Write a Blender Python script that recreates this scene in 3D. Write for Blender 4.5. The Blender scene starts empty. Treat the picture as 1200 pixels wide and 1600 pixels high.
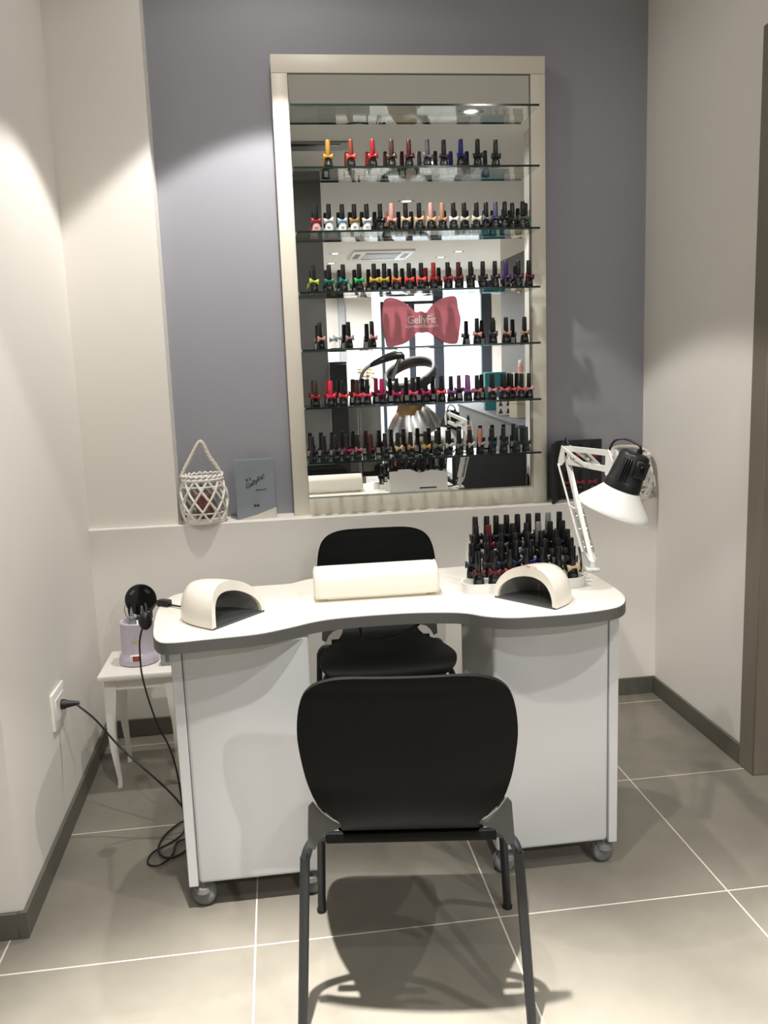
import bpy, bmesh, math, random
from mathutils import Matrix, Vector
PI = math.pi
random.seed(7)
S = bpy.context.scene
C = S.collection

# ------------------------------------------------------------------ camera, sky, exposure, lamp powers
cd = bpy.data.cameras.new('camera')
cam = bpy.data.objects.new('camera', cd)
C.objects.link(cam)
cd.sensor_fit = 'VERTICAL'
cd.sensor_height = 36.0
cd.lens = 1330.0 / 1600.0 * 36.0
R_RIGHT = Vector((0.99115656, -0.12757457, -0.03651589))
R_DOWN = Vector((-0.05664367, -0.15790243, -0.98582875))
R_FWD = Vector((0.12000073, 0.97917902, -0.16373232))
m = Matrix.Identity(4)
for i in range(3):
    m[i][0] = R_RIGHT[i]; m[i][1] = -R_DOWN[i]; m[i][2] = -R_FWD[i]; m[i][3] = (0, 0, 1.5)[i]
cam.matrix_world = m
cd.clip_start = 0.05
S.camera = cam

W = bpy.data.worlds.new('sky')
S.world = W
W.use_nodes = True
bg = W.node_tree.nodes['Background']
bg.inputs[0].default_value = (0.86, 0.93, 1.0, 1)
bg.inputs[1].default_value = 5.0

S.view_settings.view_transform = 'Standard'
S.view_settings.look = 'None'
S.view_settings.exposure = 0.0
S.view_settings.gamma = 1.0
S.view_settings.use_curve_mapping = False
S.cycles.use_denoising = True
S.cycles.max_bounces = 10
S.cycles.diffuse_bounces = 5
S.cycles.glossy_bounces = 6
S.cycles.transparent_max_bounces = 24
S.cycles.sample_clamp_indirect = 4.0

LAMP_COLOUR = (1.0, 0.968, 0.92)
CORE = math.radians(42)
CONE = math.radians(91)          # full angle of the recessed spots
#            x     y    flood  core  spill (core, spill: extra spots added to brighten the floor and lift dim walls)
DOWNLIGHTS = [(0.10, 3.02, 122, 0, 9), (-0.02, 1.34, 100, 2000, 12), (1.44, 1.20, 95, 1300, 14), (-0.10, 0.30, 50, 0, 8), (1.45, -0.30, 90, 0, 8),
              (1.50, -2.05, 260, 0, 0), (1.45, -4.60, 300, 0, 0), (1.05, -6.30, 300, 0, 0), (1.08, -7.60, 300, 0, 0),
              (3.00, -6.35, 300, 0, 0), (2.85, -7.05, 300, 0, 0)]
CEIL = 3.2

# ------------------------------------------------------------------ materials
def lin(c):
    return tuple(((v / 255) / 12.92 if v / 255 <= 0.04045 else ((v / 255 + 0.055) / 1.055) ** 2.4) for v in c)

MATS = {}
def mat(name, rgb, rough=0.5, metal=0.0, spec=0.5, noise=0.0, nscale=8.0, bump=0.0, bscale=60.0, coat=0.0, stretch=None, emit=None, linear=False):
    if name in MATS: return MATS[name]
    M = bpy.data.materials.new(name); M.use_nodes = True
    nt = M.node_tree; N = nt.nodes; L = nt.links
    b = N['Principled BSDF']
    col = rgb if linear else lin(rgb)
    b.inputs['Base Color'].default_value = (*col, 1)
    b.inputs['Roughness'].default_value = rough
    b.inputs['Metallic'].default_value = metal
    b.inputs['Specular IOR Level'].default_value = spec
    b.inputs['Coat Weight'].default_value = coat
    tc = N.new('ShaderNodeTexCoord')
    src = tc.outputs['Object']
    if stretch:
        mp = N.new('ShaderNodeMapping'); mp.inputs['Scale'].default_value = stretch
        L.new(src, mp.inputs['Vector']); src = mp.outputs['Vector']
    if noise:
        n = N.new('ShaderNodeTexNoise'); n.inputs['Scale'].default_value = nscale; n.inputs['Detail'].default_value = 5
        L.new(src, n.inputs['Vector'])
        mx = N.new('ShaderNodeMix'); mx.data_type = 'RGBA'
        mx.inputs[6].default_value = (*[max(0, v * (1 - noise)) for v in col], 1)
        mx.inputs[7].default_value = (*[min(1, v * (1 + noise)) for v in col], 1)
        L.new(n.outputs[0], mx.inputs[0]); L.new(mx.outputs[2], b.inputs['Base Color'])
    if bump:
        n2 = N.new('ShaderNodeTexNoise'); n2.inputs['Scale'].default_value = bscale; n2.inputs['Detail'].default_value = 4
        L.new(src, n2.inputs['Vector'])
        bp = N.new('ShaderNodeBump'); bp.inputs['Strength'].default_value = bump; bp.inputs['Distance'].default_value = 0.002
        L.new(n2.outputs[0], bp.inputs['Height']); L.new(bp.outputs[0], b.inputs['Normal'])
    if emit:
        b.inputs['Emission Color'].default_value = (*emit[0], 1); b.inputs['Emission Strength'].default_value = emit[1]
    MATS[name] = M
    return M

def glassy(name, tint, base=0.04, rough=0.0):
    """thin clear glass: see-through with an angle-dependent reflection"""
    if name in MATS: return MATS[name]
    M = bpy.data.materials.new(name); M.use_nodes = True
    nt = M.node_tree; N = nt.nodes; L = nt.links
    N.remove(N['Principled BSDF'])
    tr = N.new('ShaderNodeBsdfTransparent'); tr.inputs[0].default_value = (*tint, 1)
    gl = N.new('ShaderNodeBsdfGlossy'); gl.inputs['Roughness'].default_value = rough
    lw = N.new('ShaderNodeLayerWeight'); lw.inputs[0].default_value = 0.5
    p = N.new('ShaderNodeMath'); p.operation = 'POWER'; p.inputs[1].default_value = 5
    L.new(lw.outputs['Facing'], p.inputs[0])
    ma = N.new('ShaderNodeMath'); ma.operation = 'MULTIPLY_ADD'; ma.inputs[1].default_value = 1 - base; ma.inputs[2].default_value = base
    L.new(p.outputs[0], ma.inputs[0])
    mx = N.new('ShaderNodeMixShader')
    L.new(ma.outputs[0], mx.inputs[0]); L.new(tr.outputs[0], mx.inputs[1]); L.new(gl.outputs[0], mx.inputs[2])
    L.new(mx.outputs[0], N['Material Output'].inputs[0])
    MATS[name] = M
    return M

def tile_floor():
    M = bpy.data.materials.new('grey_floor_tiles'); M.use_nodes = True
    nt = M.node_tree; N = nt.nodes; L = nt.links; b = N['Principled BSDF']
    tc = N.new('ShaderNodeTexCoord'); sp = N.new('ShaderNodeSeparateXYZ'); L.new(tc.outputs['Object'], sp.inputs[0])
    def line(axis, off, size, width):
        a = N.new('ShaderNodeMath'); a.operation = 'MULTIPLY_ADD'; a.inputs[1].default_value = 1 / size; a.inputs[2].default_value = -off / size + 200.5
        L.new(sp.outputs[axis], a.inputs[0])
        f = N.new('ShaderNodeMath'); f.operation = 'FRACT'; L.new(a.outputs[0], f.inputs[0])
        s = N.new('ShaderNodeMath'); s.operation = 'SUBTRACT'; s.inputs[1].default_value = 0.5; L.new(f.outputs[0], s.inputs[0])
        ab = N.new('ShaderNodeMath'); ab.operation = 'ABSOLUTE'; L.new(s.outputs[0], ab.inputs[0])
        lt = N.new('ShaderNodeMath'); lt.operation = 'LESS_THAN'; lt.inputs[1].default_value = width / size / 2; L.new(ab.outputs[0], lt.inputs[0])
        return lt.outputs[0]
    gx = line(0, -0.133, 0.668, 0.0045); gy = line(1, 2.085, 0.68, 0.0045)
    mxm = N.new('ShaderNodeMath'); mxm.operation = 'MAXIMUM'; L.new(gx, mxm.inputs[0]); L.new(gy, mxm.inputs[1])
    n = N.new('ShaderNodeTexNoise'); n.inputs['Scale'].default_value = 3.2; n.inputs['Detail'].default_value = 7; n.inputs['Roughness'].default_value = 0.62
    L.new(tc.outputs['Object'], n.inputs['Vector'])
    cr = N.new('ShaderNodeValToRGB')
    cr.color_ramp.elements[0].position = 0.3; cr.color_ramp.elements[0].color = (*lin((113, 109, 100)), 1)
    cr.color_ramp.elements[1].position = 0.72; cr.color_ramp.elements[1].color = (*lin((130, 125, 115)), 1)
    L.new(n.outputs[0], cr.inputs[0])
    mx = N.new('ShaderNodeMix'); mx.data_type = 'RGBA'; mx.inputs[7].default_value = (*lin((206, 198, 184)), 1)
    L.new(mxm.outputs[0], mx.inputs[0]); L.new(cr.outputs[0], mx.inputs[6]); L.new(mx.outputs[2], b.inputs['Base Color'])
    b.inputs['Roughness'].default_value = 0.36
    b.inputs['Specular IOR Level'].default_value = 0.35
    bp = N.new('ShaderNodeBump'); bp.inputs['Strength'].default_value = 0.12; bp.inputs['Distance'].default_value = 0.002
    L.new(n.outputs[0], bp.inputs['Height']); L.new(bp.outputs[0], b.inputs['Normal'])
    return M

m_wall = mat('white_wall_paint', (229, 225, 219), 0.7, bump=0.06, bscale=180)
m_grey = mat('blue_grey_wall_paint', (152, 152, 160), 0.6, bump=0.06, bscale=180)
m_dark = mat('dark_grey_wall_paint', (96, 96, 94), 0.6, bump=0.05, bscale=150)
m_ceil = mat('ceiling_paint', (236, 234, 230), 0.85)
m_floor = tile_floor()
m_base = mat('grey_skirting_tile', (92, 90, 81), 0.45, noise=0.08, nscale=14)
m_casing = mat('taupe_wood_casing', (118, 110, 98), 0.5, noise=0.16, nscale=9, stretch=(9, 9, 0.7), bump=0.08, bscale=14)
m_frame = mat('cream_painted_frame', (226, 219, 205), 0.42)
m_mirror = mat('mirror_silver', (238, 240, 240), 0.0, 1.0)
m_shelf = glassy('clear_shelf_glass', (0.955, 0.98, 0.965))
m_edge = mat('green_glass_edge', (24, 40, 36), 0.12)
m_clear = glassy('clear_glass', (0.97, 0.98, 0.975))
m_laminate = mat('white_laminate', (240, 236, 226), 0.35)
m_band = mat('grey_edge_band', (98, 97, 94), 0.45)
m_cab = mat('glossy_white_cabinet', (202, 203, 204), 0.16, spec=0.45)
m_castor = mat('grey_castor_plastic', (122, 122, 121), 0.5, spec=0.25)
m_blackwood = mat('black_stained_wood', (9, 10, 10), 0.5, spec=0.13, noise=0.35, nscale=6, stretch=(26, 1.5, 3), bump=0.1, bscale=8)
m_blackmetal = mat('black_powder_coat', (30, 32, 35), 0.42)
m_bracket = mat('grey_bracket_metal', (72, 72, 70), 0.5)
m_gloss = mat('glossy_white_plastic', (240, 234, 222), 0.14)
m_leather = mat('white_leatherette', (242, 236, 222), 0.38, bump=0.12, bscale=220)
m_acryl = mat('white_acrylic', (232, 231, 228), 0.25)
m_blackplastic = mat('black_plastic', (26, 28, 29), 0.4)
m_rubber = mat('black_rubber_cable', (18, 18, 19), 0.45)
m_steel = mat('steel', (190, 190, 190), 0.22, 1.0)
m_enamel = mat('white_enamel', (238, 237, 233), 0.3)
m_wicker = mat('white_painted_wicker', (238, 234, 226), 0.6, noise=0.08, nscale=60)
m_rope = mat('white_rope', (216, 208, 196), 0.85, bump=0.5, bscale=300)
m_lilac = mat('lilac_plastic', (198, 191, 206), 0.3)
m_white_paint = mat('white_painted_wood', (232, 229, 222), 0.4)
m_darkglass = mat('grey_liner', (150, 150, 145), 0.35)

# ------------------------------------------------------------------ mesh helpers
class MB:
    def __init__(s): s.bm = bmesh.new()
    def _quadring(s, a, b, close=True):
        n = len(a)
        for i in range(n if close else n - 1):
            j = (i + 1) % n
            try: s.bm.faces.new((a[i], a[j], b[j], b[i]))
            except ValueError: pass
    def loft(s, rings, cap0=True, cap1=True, close=True):
        V = [[s.bm.verts.new(p) for p in r] for r in rings]
        for a, b in zip(V, V[1:]): s._quadring(a, b, close)
        if cap0: s.bm.faces.new(list(reversed(V[0])))
        if cap1: s.bm.faces.new(V[-1])
        return s
    def box(s, x0, x1, y0, y1, z0, z1, bevel=0.0, seg=2, M=None):
        r = bmesh.ops.create_cube(s.bm, size=1.0)
        T = Matrix.Translation(((x0 + x1) / 2, (y0 + y1) / 2, (z0 + z1) / 2)) @ Matrix.Diagonal((abs(x1 - x0), abs(y1 - y0), abs(z1 - z0), 1))
        bmesh.ops.transform(s.bm, matrix=T, verts=r['verts'])
        vs = r['verts']
        if bevel:
            es = list({e for v in vs for e in v.link_edges})
            o = bmesh.ops.bevel(s.bm, geom=es, offset=bevel, segments=seg, affect='EDGES', profile=0.5)
            vs = list({v for f in o['faces'] for v in f.verts} | {v for v in vs if v.is_valid})
        if M is not None: bmesh.ops.transform(s.bm, matrix=M, verts=[v for v in vs if v.is_valid])
        return s
    def prism(s, pts, z0, z1, bevel=0.0, M=None):
        f = (lambda p: M @ Vector(p)) if M is not None else (lambda p: p)
        if bevel:
            cx = sum(p[0] for p in pts) / len(pts); cy = sum(p[1] for p in pts) / len(pts)
            def ins(d): return [(p[0] + (cx - p[0]) * d / max(1e-6, math.hypot(p[0] - cx, p[1] - cy)), p[1] + (cy - p[1]) * d / max(1e-6, math.hypot(p[0] - cx, p[1] - cy))) for p in pts]
            q = ins(bevel)
            return s.loft([[f((*p, z0)) for p in q], [f((*p, z0 + bevel)) for p in pts], [f((*p, z1 - bevel)) for p in pts], [f((*p, z1)) for p in q]])
        return s.loft([[f((*p, z0)) for p in pts], [f((*p, z1)) for p in pts]])
    def lathe(s, prof, seg=24, M=None, cap0=True, cap1=True):
        f = (lambda p: M @ Vector(p)) if M is not None else (lambda p: Vector(p))
        return s.loft([[f((r * math.cos(2 * PI * i / seg), r * math.sin(2 * PI * i / seg), z)) for i in range(seg)] for r, z in prof], cap0, cap1)
    def tube(s, pts, r, seg=10, smooth=0, closed=False):
        P = [Vector(p) for p in pts]
        if smooth: P = crom(P, smooth, closed)
        n = len(P); rad = r if callable(r) else (lambda t: r)
        rings = []; up = None
        for i in range(n):
            a = P[(i - 1) % n] if (closed or i > 0) else P[i]; b = P[(i + 1) % n] if (closed or i < n - 1) else P[i]
            t = (b - a).normalized()
            if up is None:
                up = Vector((0, 0, 1)) if abs(t.z) < 0.9 else Vector((1, 0, 0))
            up = (up - t * up.dot(t)).normalized(); sd = t.cross(up)
            rr = rad(i / max(1, n - 1))
            rings.append([P[i] + (up * math.cos(2 * PI * k / seg) + sd * math.sin(2 * PI * k / seg)) * rr for k in range(seg)])
        if closed:
            V = [[s.bm.verts.new(p) for p in q] for q in rings]
            for i in range(n): s._quadring(V[i], V[(i + 1) % n])
            return s
        return s.loft(rings)
    def ellipsoid(s, c, r, seg=16, rings=10, M=None):
        q = bmesh.ops.create_uvsphere(s.bm, u_segments=seg, v_segments=rings, radius=1.0)
        T = Matrix.Translation(c) @ Matrix.Diagonal((*r, 1))
        bmesh.ops.transform(s.bm, matrix=(M @ T) if M is not None else T, verts=q['verts'])
        return s
    def slab(s, f, nu, nv, th, edge_close=False):
        """a curved sheet f(i/nu, j/nv) -> (point, normal) given thickness th"""
        top = []; bot = []
        for j in range(nv + 1):
            a = []; b = []
            for i in range(nu + 1):
                p, n = f(i / nu, j / nv); p = Vector(p); n = Vector(n)
                a.append(s.bm.verts.new(p + n * th / 2)); b.append(s.bm.verts.new(p - n * th / 2))
            top.append(a); bot.append(b)
        F = s.bm.faces.new
        for j in range(nv):
            for i in range(nu):
                F((top[j][i], top[j][i + 1], top[j + 1][i + 1], top[j + 1][i])); F((bot[j][i], bot[j + 1][i], bot[j + 1][i + 1], bot[j][i + 1]))
        for i in range(nu):
            F((top[0][i + 1], top[0][i], bot[0][i], bot[0][i + 1])); F((top[nv][i], top[nv][i + 1], bot[nv][i + 1], bot[nv][i]))
        for j in range(nv):
            F((top[j][0], top[j + 1][0], bot[j + 1][0], bot[j][0])); F((top[j + 1][nu], top[j][nu], bot[j][nu], bot[j + 1][nu]))
        return s
    def mesh(s, name, angle=40):
        bmesh.ops.recalc_face_normals(s.bm, faces=s.bm.faces)
        me = bpy.data.meshes.new(name); s.bm.to_mesh(me); s.bm.free()
        for p in me.polygons: p.use_smooth = True
        me.set_sharp_from_angle(angle=math.radians(angle))
        return me

def crom(P, k, closed=False):
    out = []; n = len(P)
    for i in range(n if closed else n - 1):
        if closed: p0, p1, p2, p3 = P[(i - 1) % n], P[i], P[(i + 1) % n], P[(i + 2) % n]
        else: p0, p1, p2, p3 = P[max(0, i - 1)], P[i], P[i + 1], P[min(n - 1, i + 2)]
        for j in range(k):
            t = j / k
            out.append(0.5 * ((2 * p1) + (p2 - p0) * t + (2 * p0 - 5 * p1 + 4 * p2 - p3) * t * t + (3 * p1 - p0 - 3 * p2 + p3) * t ** 3))
    if not closed: out.append(P[-1].copy())
    return out

def obj(name, mb, material, parent=None, angle=40):
    me = mb.mesh(name, angle) if isinstance(mb, MB) else mb
    o = bpy.data.objects.new(name, me); C.objects.link(o)
    if parent is not None: o.parent = parent
    mats = material if isinstance(material, (list, tuple)) else [material]
    if len(me.materials) == 0:
        for q in mats: me.materials.append(q)
    return o

def tag(o, label=None, cat=None, group=None, kind=None):
    if label: o['label'] = label
    if cat: o['category'] = cat
    if group: o['group'] = group
    if kind: o['kind'] = kind
    return o

def thing(name, label, cat, loc=(0, 0, 0), rotz=0.0, group=None):
    o = bpy.data.objects.new(name, None); C.objects.link(o)
    o.empty_display_size = 0.05
    o.location = loc; o.rotation_euler = (0, 0, rotz)
    return tag(o, label, cat, group)

def struct(name, mb, material):
    return tag(obj(name, mb, material), kind='structure')

def dup(root):
    r = root.copy(); C.objects.link(r)
    for ch in list(root.children):
        c = ch.copy(); C.objects.link(c); c.parent = r
        for g in list(ch.children):
            d = g.copy(); C.objects.link(d); d.parent = c
    return r

def text(name, body, size, loc, rot, material, parent, extrude=0.0003, align='CENTER', bold=0.0, shear=0.0, sx=1.0):
    cu = bpy.data.curves.new(name, 'FONT'); cu.body = body; cu.size = size; cu.extrude = extrude
    cu.align_x = align; cu.align_y = 'CENTER'; cu.offset = bold; cu.shear = shear
    o = bpy.data.objects.new(name, cu); C.objects.link(o)
    me = bpy.data.meshes.new_from_object(o.evaluated_get(bpy.context.evaluated_depsgraph_get()))
    bpy.data.objects.remove(o); bpy.data.curves.remove(cu)
    me.name = name; me.materials.clear(); me.materials.append(material)
    o = bpy.data.objects.new(name, me); C.objects.link(o)
    o.location = loc; o.rotation_euler = rot; o.scale = (sx, 1, 1); o.parent = parent
    return o

# ------------------------------------------------------------------ the room
Y0 = 3.545            # face of the low wall under the ledge
LEDGE = 0.90
GW = 3.705            # face of the blue grey niche wall
XR = 1.655            # right wall
struct('floor', MB().box(-3.2, 5.2, -9.6, 4.0, -0.1, 0.0), m_floor)
struct('ceiling', MB().box(-3.2, 5.2, -9.6, 4.0, CEIL, CEIL + 0.1), m_ceil)
struct('wall_back', MB().box(-0.95, XR + 0.1, Y0, 4.0, 0, LEDGE, 0.003, 1), m_wall)
struct('wall_niche', MB().box(-0.5, XR + 0.1, GW, 4.0, LEDGE, CEIL), m_grey)
struct('wall_upper_left', MB().box(-0.95, -0.425, Y0 + 0.03, 4.0, LEDGE, CEIL), m_wall)
struct('wall_left', MB().prism([(-3.1, 2.238), (-0.762, 2.238), (-0.785, 3.60), (-0.785, 4.0), (-3.1, 4.0)], 0, CEIL), m_wall)
struct('wall_right', MB().box(XR, 3.2, 2.74, 4.0, 0, CEIL), m_wall)
struct('trim_1', MB().box(XR - 0.012, XR + 0.14, 2.705, 2.80, 0, 2.56, 0.003, 1).box(XR - 0.004, XR + 0.5, 2.72, 2.74, 0, 2.56), m_casing)
struct('wall_far_left', MB().box(-3.2, -3.1, -9.6, 4.0, 0, CEIL), m_wall)
struct('wall_partition', MB().box(-3.1, 0.505, -0.76, -0.6, 0, CEIL), m_dark)
struct('wall_right_dark', MB().box(3.12, 5.2, -4.3, 2.74, 0, 2.81), m_dark)
struct('wall_right_upper', MB().box(3.12, 5.2, -4.3, 2.74, 2.81, CEIL), m_wall)
struct('wall_far_right', MB().box(5.1, 5.2, -9.6, -4.3, 0, CEIL), m_wall)
struct('wall_front', MB().box(-3.1, 1.93, -9.4, -9.2, 0, CEIL).box(4.26, 5.1, -9.4, -9.2, 0, CEIL).box(1.93, 4.26, -9.4, -9.2, 3.0, CEIL), m_wall)
struct('wall_pier', MB().box(1.985, 2.30, .62, .93, 0, CEIL), m_wall)
struct('trim_2', MB().box(1.973, 1.985, .77, .942, 0, 2.62, .002, 1).box(1.985, 2.31, .93, .942, 0, 2.62, .002, 1), m_casing)
struct('wall_column', MB().box(1.28, 1.40, -9.2, -9.05, 0, CEIL), mat('grey_column_paint', (150, 152, 156), 0.6))
# the shop window: dark posts, a door frame and clear panes
m_post = mat('anthracite_window_frame', (44, 50, 60), 0.45)
win = struct('window_1', MB().box(2.10, 2.16, -9.34, -9.24, 0, 2.66, 0.004, 1).box(3.12, 3.31, -9.34, -9.22, 0, 3.0, 0.004, 1)
             .box(4.06, 4.25, -9.34, -9.22, 0, 3.0, 0.004, 1).box(2.16, 3.12, -9.33, -9.25, 2.60, 2.66, 0.004, 1).box(2.64, 2.76, -9.33, -9.25, 0, 2.60, 0.004, 1), m_post)
obj('window_pane', MB().box(1.93, 4.26, -9.30, -9.292, 0.0, 3.0), m_clear, win)
struct('pavement', MB().box(-8, 14, -24, -9.6, -0.15, -0.02), mat('pale_paving', (196, 196, 194), 0.8))
# skirting
BH, BT = 0.078, 0.012
struct('baseboard_back', MB().box(-0.775, XR - BT, Y0 - BT, Y0, 0, BH, 0.002, 1), m_base)
struct('baseboard_left', MB().prism([(-0.7745, 2.238 - BT), (-0.75, 2.238 - BT), (-0.7725, Y0 - BT), (-0.79, Y0 - BT)], 0, BH), m_base)
struct('baseboard_left_return', MB().box(-3.1, -0.7745, 2.238 - BT, 2.238, 0, BH, 0.002, 1), m_base)
struct('baseboard_right', MB().box(XR - BT, XR, 2.80, Y0, 0, BH, 0.002, 1), m_base)

# ------------------------------------------------------------------ recessed downlights (each carries its own spot, the near ones added fill spots too)
def make_downlight():
    t = thing('downlight', '', 'ceiling light')
    prof = [(0.046, 0.0), (0.046, -0.004), (0.062, -0.006), (0.068, -0.002), (0.068, 0.0)]
    obj('trim_ring', MB().lathe(prof, 32, None, False, False), m_enamel, t)
    obj('lens', MB().lathe([(0.045, -0.001), (0.045, 0.0)], 32), mat('lit_lens', (255, 250, 240), 0.5, emit=((1.0, 0.95, 0.86), 14.0)), t)
    for s in (-1, 1):
        obj('clip', MB().box(s * 0.066, s * 0.088, -0.012, 0.012, -0.006, 0.0, 0.001, 1), m_blackplastic, t)
    return t
dl0 = make_downlight()
DL_LABELS = ['recessed downlight above the manicure table, nearest the mirror', 'recessed downlight above the front black chair',
             'recessed downlight over the right side, in front of the doorway casing', 'recessed downlight in front of the dark grey partition, left row',
             'recessed downlight over the right row, second from the mirror wall', 'recessed downlight just past the dark grey partition',
             'recessed downlight nearest the ceiling air conditioner, mirror side', 'left ceiling downlight beside the air conditioner, nearer one',
             'left ceiling downlight beside the air conditioner, farther one', 'right ceiling downlight beside the air conditioner, nearer one',
             'right ceiling downlight beside the air conditioner, farther one']
DL = [dl0] + [dup(dl0) for _ in DOWNLIGHTS[1:]]
for i, (x, y, p, core, spill) in enumerate(DOWNLIGHTS):
    o = DL[i]
    o.location = (x, y, CEIL)
    tag(o, DL_LABELS[i], 'ceiling light', 'recessed ceiling downlights')
    ld = bpy.data.lights.new('spot_light', 'SPOT'); ld.energy = p; ld.color = LAMP_COLOUR if i < 5 else (1.0, 0.985, 0.965)
    ld.spot_size = CONE if i < 5 else math.radians(150); ld.spot_blend = 0.12 if i < 5 else 0.5
    ld.shadow_soft_size = 0.03
    lo = bpy.data.objects.new('spot_light', ld); C.objects.link(lo); lo.parent = o; lo.location = (0, 0, -0.034)
    if spill:
        lc = ld.copy(); lc.energy = spill; lc.spot_size = math.radians(172); lc.spot_blend = 0.3
        lo = bpy.data.objects.new('spot_light', lc); C.objects.link(lo); lo.parent = o; lo.location = (0, 0, -0.034)
    if core:
        lc = ld.copy(); lc.energy = core; lc.spot_size = CORE; lc.spot_blend = 1.0
        lo = bpy.data.objects.new('spot_light', lc); C.objects.link(lo); lo.parent = o; lo.location = (0, 0, -0.034)

# ------------------------------------------------------------------ mirror with frame and glass shelves
FX0, FX1, FZ0, FZ1, FY = 0.058, 1.176, LEDGE, 2.745, 3.62
IX0, IX1, IZ0, IZ1 = 0.122, 1.1135, 0.970, 2.676
MIR = 3.633           # mirror surface
mir = thing('wall_mirror', 'tall mirror in a cream frame standing on the wall ledge', 'mirror', ((FX0 + FX1) / 2, GW, LEDGE))
mx, my, mz = (FX0 + FX1) / 2, GW, LEDGE
def rel(mb): bmesh.ops.translate(mb.bm, verts=mb.bm.verts, vec=(-mx, -my, -mz)); return mb
mg = rel(MB().box(IX0 - 0.006, IX1 + 0.006, MIR, MIR + .004, IZ0 - 0.006, IZ1 + 0.006))
bmesh.ops.rotate(mg.bm, verts=mg.bm.verts, cent=(0, MIR - GW, .92), matrix=Matrix.Rotation(math.radians(.30), 3, 'X'))     # leans forward a touch
obj('mirror_glass', mg, m_mirror, mir)
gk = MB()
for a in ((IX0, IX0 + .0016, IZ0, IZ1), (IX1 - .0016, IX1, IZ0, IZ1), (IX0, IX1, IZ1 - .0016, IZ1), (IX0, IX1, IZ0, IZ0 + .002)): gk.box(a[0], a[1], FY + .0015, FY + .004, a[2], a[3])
obj('shadow_gap_strip', rel(gk), mat('dark_shadow_line', (70, 67, 62), 0.6), mir)  # dark strip standing in for the line of shade inside the frame
for a in ((FX0, IX0, FZ0, FZ1 - 0.07), (IX1, FX1, FZ0, FZ1 - 0.07), (FX0, FX1, IZ1, FZ1), (IX0, IX1, FZ0, IZ0)):
    obj('frame_rail', rel(MB().box(a[0], a[1], FY, GW - 0.001, a[2], a[3], 0.0025, 2)), m_frame, mir)

SHELF_Z = [2.526, 2.296, 2.055, 1.822, 1.595, 1.362, 1.137]
SNAME = ['top', 'second', 'third', 'fourth', 'fifth', 'sixth', 'lowest']
STH = 0.008
SX0, SX1, SY0, SY1 = IX0 + 0.0005, IX1 - 0.0005, 3.500, 3.626
SLAB = ['top glass shelf across the mirror, empty', 'second glass shelf, holding ten bottles with matching caps', 'third glass shelf, its left end holding pale glittery bottles',
        'fourth glass shelf, holding the lime to purple bows', 'fifth glass shelf, holding the pink bow sign', 'sixth glass shelf, holding red and pink bows', 'lowest glass shelf across the mirror']
shelf0 = None
for i, z in enumerate(SHELF_Z):
    if shelf0 is None:
        shelf0 = thing('glass_shelf', '', 'shelf')
        w = SX1 - SX0
        obj('glass_panel', MB().box(-w / 2, w / 2, 0.0012, SY1 - SY0, -STH, 0), m_shelf, shelf0)
        obj('polished_edge', MB().box(-w / 2, w / 2, 0, 0.0012, -STH, 0), m_edge, shelf0)
        o = shelf0
    else: o = dup(shelf0)
    o.location = ((SX0 + SX1) / 2, SY0, z)
    tag(o, SLAB[i], 'shelf', 'glass shelves across the mirror')

# ------------------------------------------------------------------ nail polish bottles
def sq(rx, ry, z, e=0.55, n=16):
    out = []
    for i in range(n):
        a = 2 * PI * (i + 0.5) / n; c, s_ = math.cos(a), math.sin(a)
        out.append((rx * math.copysign(abs(c) ** e, c), ry * math.copysign(abs(s_) ** e, s_), z))
    return out
def body_mesh():
    mb = MB()
    mb.loft([sq(.0160, .0115, 0), sq(.0172, .0125, .002), sq(.0166, .012, .012), sq(.0150, .011, .024), sq(.0135, .0102, .034), sq(.0105, .009, .039, .7), sq(.0085, .0085, .041, 1), sq(.008, .008, .046, 1)])
    return mb.mesh('bottle_body')
def cap_mesh():
    return MB().lathe([(.0096, .0445), (.0102, .0455), (.0098, .072), (.0090, .103), (.0078, .1055), (.0, .1057)][:-1], 14).mesh('cap')
def bow_mesh(s=1.0):
    mb = MB()
    for d in (-1, 1):
        rings = []
        for k in range(7):
            t = k / 6
            h = (.0030 + .0098 * t ** 0.9) * (1 if k < 6 else 0.80); dp = .0025 + .0035 * math.sin(PI * min(1, t * .95 + .05))
            x = d * (.002 + .0185 * t) * s
            rings.append([(x + d * (-.0015 * abs(math.cos(a)) if k == 6 else 0), dp * math.cos(a) * .9 * s, (h * math.sin(a) * (1.12 if math.sin(a) > 0 else .95)) * s) for a in [2 * PI * q / 10 for q in range(10)]])
        mb.loft(rings)
    mb.ellipsoid((0, -.001, 0), (.0036 * s, .0052 * s, .0046 * s), 10, 6)
    return mb.mesh('bow', 60)
def emblem_mesh():
    mb = MB()
    mb.tube([(.0072 * math.cos(a), 0, .0072 * math.sin(a)) for a in [PI * (1.0 + k / 10) for k in range(11)]], .0005, 5)
    mb.tube([(-.0072, 0, 0), (-.0035, 0, .0022), (0, 0, -.0005), (.0035, 0, .0022), (.0072, 0, 0)], .0005, 5)
    mb.box(-.0036, .0036, -.0004, .0004, -.0032, -.0014)
    return mb.mesh('emblem')
ME = dict(body=body_mesh(), cap=cap_mesh(), bow=bow_mesh(), emblem=emblem_mesh(), back=MB().box(-.0085, .0085, 0, .0006, .005, .028).mesh('back_label'))
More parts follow.
